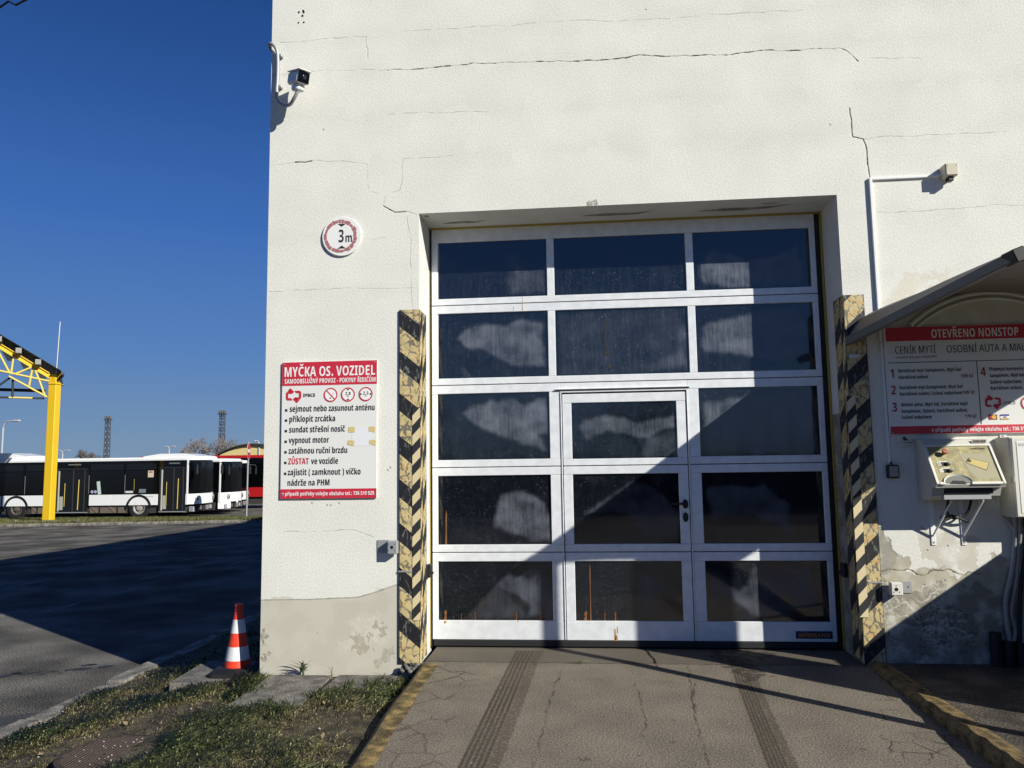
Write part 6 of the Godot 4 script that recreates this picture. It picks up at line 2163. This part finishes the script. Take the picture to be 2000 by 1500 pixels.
func far_things():
	lattice_tower("lattice mast left of the middle, between the shelter and the white buses", -102.0, -150.0, 12.2, 0.62)
	lattice_tower("lattice mast on the right, rising out of bare birches", -76.4, -150.0, 12.9, 0.72)
	street_lamp("single street lamp with long curved arm left of the yellow shelter post", -41.35, -45.0, 5.1, [1.15])
	street_lamp("small double street lamp just right of the yellow shelter post", -76.2, -100.0, 4.45, [-0.95, 1.1], "small double street lamps")
	street_lamp("small double street lamp above the white bus roof units", -59.85, -100.0, 4.78, [-0.62, 0.9], "small double street lamps")
	street_lamp("small lamp peeping over the no entry sign", -28.9, -60.0, 3.9, [-0.4])
	var brown := Color(0.13, 0.105, 0.085)
	var birch := Color(0.24, 0.2, 0.18)
	bare_tree("small round bare tree over the bus roof, left of the left mast", Vector3(-65.9, -1.06, -90), 5.7, 41, brown, 0.0, 5)
	bare_tree("broad bare birch left of the right mast, above the white roof units", Vector3(-50.6, -1.06, -90), 6.9, 43, birch, 0.10, 5)
	bare_tree("tall bare birch around the right mast, tallest of the trees", Vector3(-47.6, -1.06, -91), 7.6, 45, birch, 0.12, 5)
	bare_tree("thin bare birch at the left end of the birch group", Vector3(-54.3, -1.06, -92), 5.0, 47, brown, 0.05, 4)
	bare_tree("short bare birch at the right end of the birch group, by the yellow hall", Vector3(-45.6, -1.06, -92), 6.8, 49, birch, 0.1, 5)
	# cream hall with an arched roof
	var g := thing("arched_hall", "cream coloured hall with an arched roof behind the red bus", "building")
	var p := PackedVector2Array([Vector2(-35.2, -1.1), Vector2(-23.6, -1.1)])
	for i in 25:
		var x := lerpf(-23.6, -35.2, i / 24.0)
		p.append(Vector2(x, -2.75 + sqrt(6.3 * 6.3 - pow(x + 29.4, 2.0))))
	var st := mb()
	prism(st, p, -18.0, Transform3D(Basis(), Vector3(0, 0, -60.0)))
	obj("wall", st, flat(0.62, 0.5, 0.22, 0.8), g)
	st = mb()
	for i in 24:
		var a := p[2 + i]
		var b := p[3 + i]
		quad(st, Vector3(a.x, a.y + 0.02, -59.7), Vector3(b.x, b.y + 0.02, -59.7), Vector3(b.x, b.y + 0.12, -59.7), Vector3(a.x, a.y + 0.12, -59.7), Vector3.BACK)
		quad(st, Vector3(a.x, a.y + 0.12, -59.7), Vector3(b.x, b.y + 0.12, -59.7), Vector3(b.x, b.y + 0.12, -78.0), Vector3(a.x, a.y + 0.12, -78.0), Vector3(0, 1, 0))
	obj("roof", st, flat(0.05, 0.045, 0.04, 0.8), g)
	# low dark belt of scrub along the horizon
	rng.seed = 8
	st = mb()
	for i in 900:
		var x := rng.randf_range(-260.0, -10.0)
		var h := rng.randf_range(0.8, 2.3)
		var z := -190.0 + rng.randf_range(-6.0, 6.0)
		var w := rng.randf_range(0.7, 2.2)
		tri(st, Vector3(x - w, -1.1, z), Vector3(x + w, -1.1, z), Vector3(x + rng.randf_range(-0.8, 0.8), -1.1 + h + 0.9, z + rng.randf_range(-1.0, 1.0)), Vector3(0.2, 0.3, 0.9).normalized())
	var sc := obj("distant_scrub", st, flat(0.10, 0.09, 0.075, 0.95))
	sc.set_meta("kind", "stuff")
	sc.set_meta("label", "low brownish scrub along the far horizon")
	# scrub and bare trees on the other side of the yard, seen only mirrored in the gate panes
	st = mb()
	for i in 4200:
		var x := rng.randf_range(-34.0, 38.0)
		var h := rng.randf_range(0.6, 2.4) if i % 3 else rng.randf_range(2.0, 4.6)
		var z := 24.0 + rng.randf_range(-1.0, 3.0)
		var w := rng.randf_range(0.3, 0.8) if i % 3 else rng.randf_range(0.02, 0.06)
		tri(st, Vector3(x - w, -0.6, z), Vector3(x + w, -0.6, z), Vector3(x + rng.randf_range(-0.8, 0.8), -0.45 + h, z + rng.randf_range(-1.0, 1.0)), Vector3(0.0, 0.3, -1).normalized())
	var hs := obj("hedge", st, flat(0.045, 0.04, 0.028, 0.95))
	hs.set_meta("kind", "stuff")
	hs.set_meta("label", "dark hedge across the yard, mirrored in the lower panes")
	for i in 3:
		bare_tree(["bare tree mirrored in the left panes", "bare tree mirrored in the middle panes", "bare tree mirrored in the right panes"][i], Vector3([-7.0, 2.5, 13.0][i], -0.45, 22.5), [6.5, 6.0, 7.0][i], 61 + i, Color(0.05, 0.042, 0.035), 0.0, 4, "bare trees mirrored in the gate")


# ---------------------------------------------------------------- small things on the ground
func leaf_tuft(called: String, label: String, at: Vector3, n: int, h: float, spread: float, sd: int, col: Color):
	rng.seed = sd
	var g := thing(called, label, "plant", at)
	for i in n:
		var a := rng.randf() * TAU
		var l := h * rng.randf_range(0.45, 1.1)
		var out := Vector3(cos(a), 0, absf(sin(a)) * 0.8 + 0.1).normalized()
		var w := Vector3(-out.z, 0, out.x) * h * rng.randf_range(0.02, 0.04)
		var st := mb()
		var prev := Vector3(out.x, 0, out.z) * 0.01
		var pw := 0.8
		for k in 5:
			var t := (k + 1) / 5.0
			var p := out * spread * t * t * rng.randf_range(0.9, 1.1) + Vector3(0, l * (t * 1.25 - 0.45 * t * t), 0)
			var ww := sin(minf(t * 2.2 + 0.5, PI)) * (1.0 - t * 0.2) if k < 4 else 0.04
			var nn := Vector3(out.x * 0.4, 0.6, 0.6).normalized()
			quad(st, prev - w * pw, prev + w * pw, p + w * ww, p - w * ww, nn)
			prev = p
			pw = ww
		var c := col * rng.randf_range(0.7, 1.3)
		obj("leaf", st, flat(c.r, c.g, c.b, 0.5), g)


func small_things():
	# paving slabs
	for i in 3:
		var r: Array = [[-2.575, 0.012, -2.055, 0.78, -0.185], [-2.02, 0.012, -1.50, 0.60, -0.178], [-3.42, -0.62, -2.76, 0.07, -0.238]][i]
		var t := Transform3D(Basis.from_euler(Vector3(0.01, [0.01, -0.02, 0.06][i], [0.0, 0.01, -0.015][i])), Vector3((r[0] + r[2]) * 0.5, r[4], (r[1] + r[3]) * 0.5))
		var h := Vector3((r[2] - r[0]) * 0.5, 0, (r[3] - r[1]) * 0.5)
		tag(obj("paving_slab", bx(Vector3(-h.x, -0.07, -h.z), Vector3(h.x, 0.0, h.z), 0.008, t), M.slab), ["grey paving slab at the wall foot, nearest the building corner", "grey paving slab at the wall foot, nearest the ramp", "grey paving slab in the grass under the traffic cone"][i], "paving slab", "loose grey paving slabs")
	# traffic cone
	var g := thing("traffic_cone", "orange traffic cone with two white bands on a black rubber base", "traffic cone", Vector3(-2.985, -0.238, -0.26))
	var red := flat(0.80, 0.055, 0.02, 0.45)
	var base := mb()
	var q := PackedVector2Array()
	for i in 4:
		var cx := [1, -1, -1, 1][i] as float
		var cz := [1, 1, -1, -1][i] as float
		for k in 5:
			var a := PI / 2 * i + PI / 8 * k
			q.append(Vector2(cx * 0.14 + cos(a) * 0.05, cz * 0.14 + sin(a) * 0.05))
	var bt := Transform3D(Basis(Vector3.UP, 0.12) * Basis(Vector3.RIGHT, -PI / 2), Vector3.ZERO)
	prism(base, q, 0.03, bt)
	for i in q.size():
		var a := q[i]
		var b := q[(i + 1) % q.size()]
		var a2 := a * 0.72
		var b2 := b * 0.72
		quad(base, bt * Vector3(a.x, a.y, 0.03), bt * Vector3(b.x, b.y, 0.03), bt * Vector3(b2.x, b2.y, 0.055), bt * Vector3(a2.x, a2.y, 0.055), (bt.basis * Vector3(a.x, a.y, 0.5)).normalized())
	prism(base, PackedVector2Array(Array(q).map(func(v): return v * 0.72)), 0.0, bt.translated_local(Vector3(0, 0, 0.0555)), true)
	obj("base", base, M.rubber, g)
	var cn := Transform3D(Basis(Vector3.BACK, -0.008), Vector3(0, 0.056, 0))
	var rr := func(y: float) -> float: return lerpf(0.108, 0.0335, y / 0.46)
	for s in [[0.0, 0.055, 0], [0.055, 0.165, 1], [0.165, 0.275, 0], [0.275, 0.385, 1], [0.385, 0.46, 0]]:
		var st := mb()
		var o := 0.0012 if s[2] else 0.0
		lathe(st, [[rr.call(s[0]) + o, s[0]], [rr.call(s[1]) + o, s[1]]], 32, cn)
		if s[2]:
			obj("white_band", st, flat(0.72, 0.72, 0.71, 0.35), g)
		else:
			obj("cone_body", st, red, g)
	var tp := mb()
	lathe(tp, [[0.0335, 0.46], [0.036, 0.465], [0.03, 0.478], [0.03, 0.484], [0.037, 0.490], [0.035, 0.51], [0.0, 0.512]], 24, cn)
	obj("cone_tip", tp, red, g)
	# manhole cover
	var mh := thing("manhole_cover", "rusty brown round manhole cover sunk in the grass", "manhole cover", Vector3(-2.93, vy(-2.93, 1.55) + 0.002, 1.55))
	var st := mb()
	lathe(st, [[0.32, -0.05], [0.32, 0.0], [0.30, 0.004], [0.30, -0.004], [0.0, -0.004]], 40)
	obj("lid", st, mineral(0.075, 0.05, 0.042, 0.3, 0.5, 0.6, 0.4, 0.3, 0.8, 37), mh)
	st = mb()
	for i in 23:
		var x := -0.27 + i * 0.0245
		var l := sqrt(maxf(0.0, 0.285 * 0.285 - x * x))
		box(st, Vector3(x - 0.005, -0.004, -l), Vector3(x + 0.005, 0.0015, l), 0.002)
	var ribs := obj("ribs", st, flat(0.07, 0.05, 0.043, 0.8), mh)
	ribs.set_meta("kind", "stuff")
	rng.seed = 17
	st = mb()
	for i in 30:
		var a := rng.randf() * TAU
		var d := sqrt(rng.randf()) * 0.25
		var r := rng.randf_range(0.002, 0.0052)
		box(st, Vector3(-r, 0, -r), Vector3(r, r, r), r * 0.3, Transform3D(Basis(Vector3.UP, a * 3.0), Vector3(cos(a) * d, 0.002, sin(a) * d)))
	var chips := obj("stone_chips", st, flat(0.4, 0.37, 0.32, 0.9), mh)
	chips.set_meta("kind", "stuff")
	leaf_tuft("weed_tuft", "dark green grassy weed at the white wall's foot, above the paving slabs", Vector3(-2.30, -0.185, 0.03), 26, 0.17, 0.13, 5, Color(0.05, 0.075, 0.03))
	leaf_tuft("weed_tuft", "small weed tuft beside the ramp flank, at the foot of the left guard", Vector3(-1.62, -0.185, 0.12), 26, 0.09, 0.1, 6, Color(0.06, 0.095, 0.025))
	leaf_tuft("weed_tuft", "low light green weed in the joint of the concrete apron", Vector3(-0.07, -0.062, 0.03), 30, 0.045, 0.1, 9, Color(0.10, 0.16, 0.03))
	leaf_tuft("weed_tuft", "single tall grass stalk between the two wall slabs", Vector3(-2.04, -0.185, 0.1), 5, 0.12, 0.05, 10, Color(0.07, 0.09, 0.03))
	# lump of cement at the foot of the left guard
	rng.seed = 23
	st = mb()
	for i in 60:
		var r := rng.randf_range(0.006, 0.026)
		box(st, Vector3(-r, -r * 0.6, -r * 0.7), Vector3(r, r * 0.6, r * 0.7), r * 0.35, Transform3D(Basis(Vector3(0.4, 1, 0.3).normalized(), rng.randf() * TAU), Vector3(-1.40 + rng.randfn() * 0.045, -0.13 + rng.randfn() * 0.025, 0.05 + rng.randfn() * 0.03)))
	var cm := obj("broken_cement", st, M.kerb)
	cm.set_meta("kind", "stuff")
	cm.set_meta("label", "crumbled cement under the left corner guard")
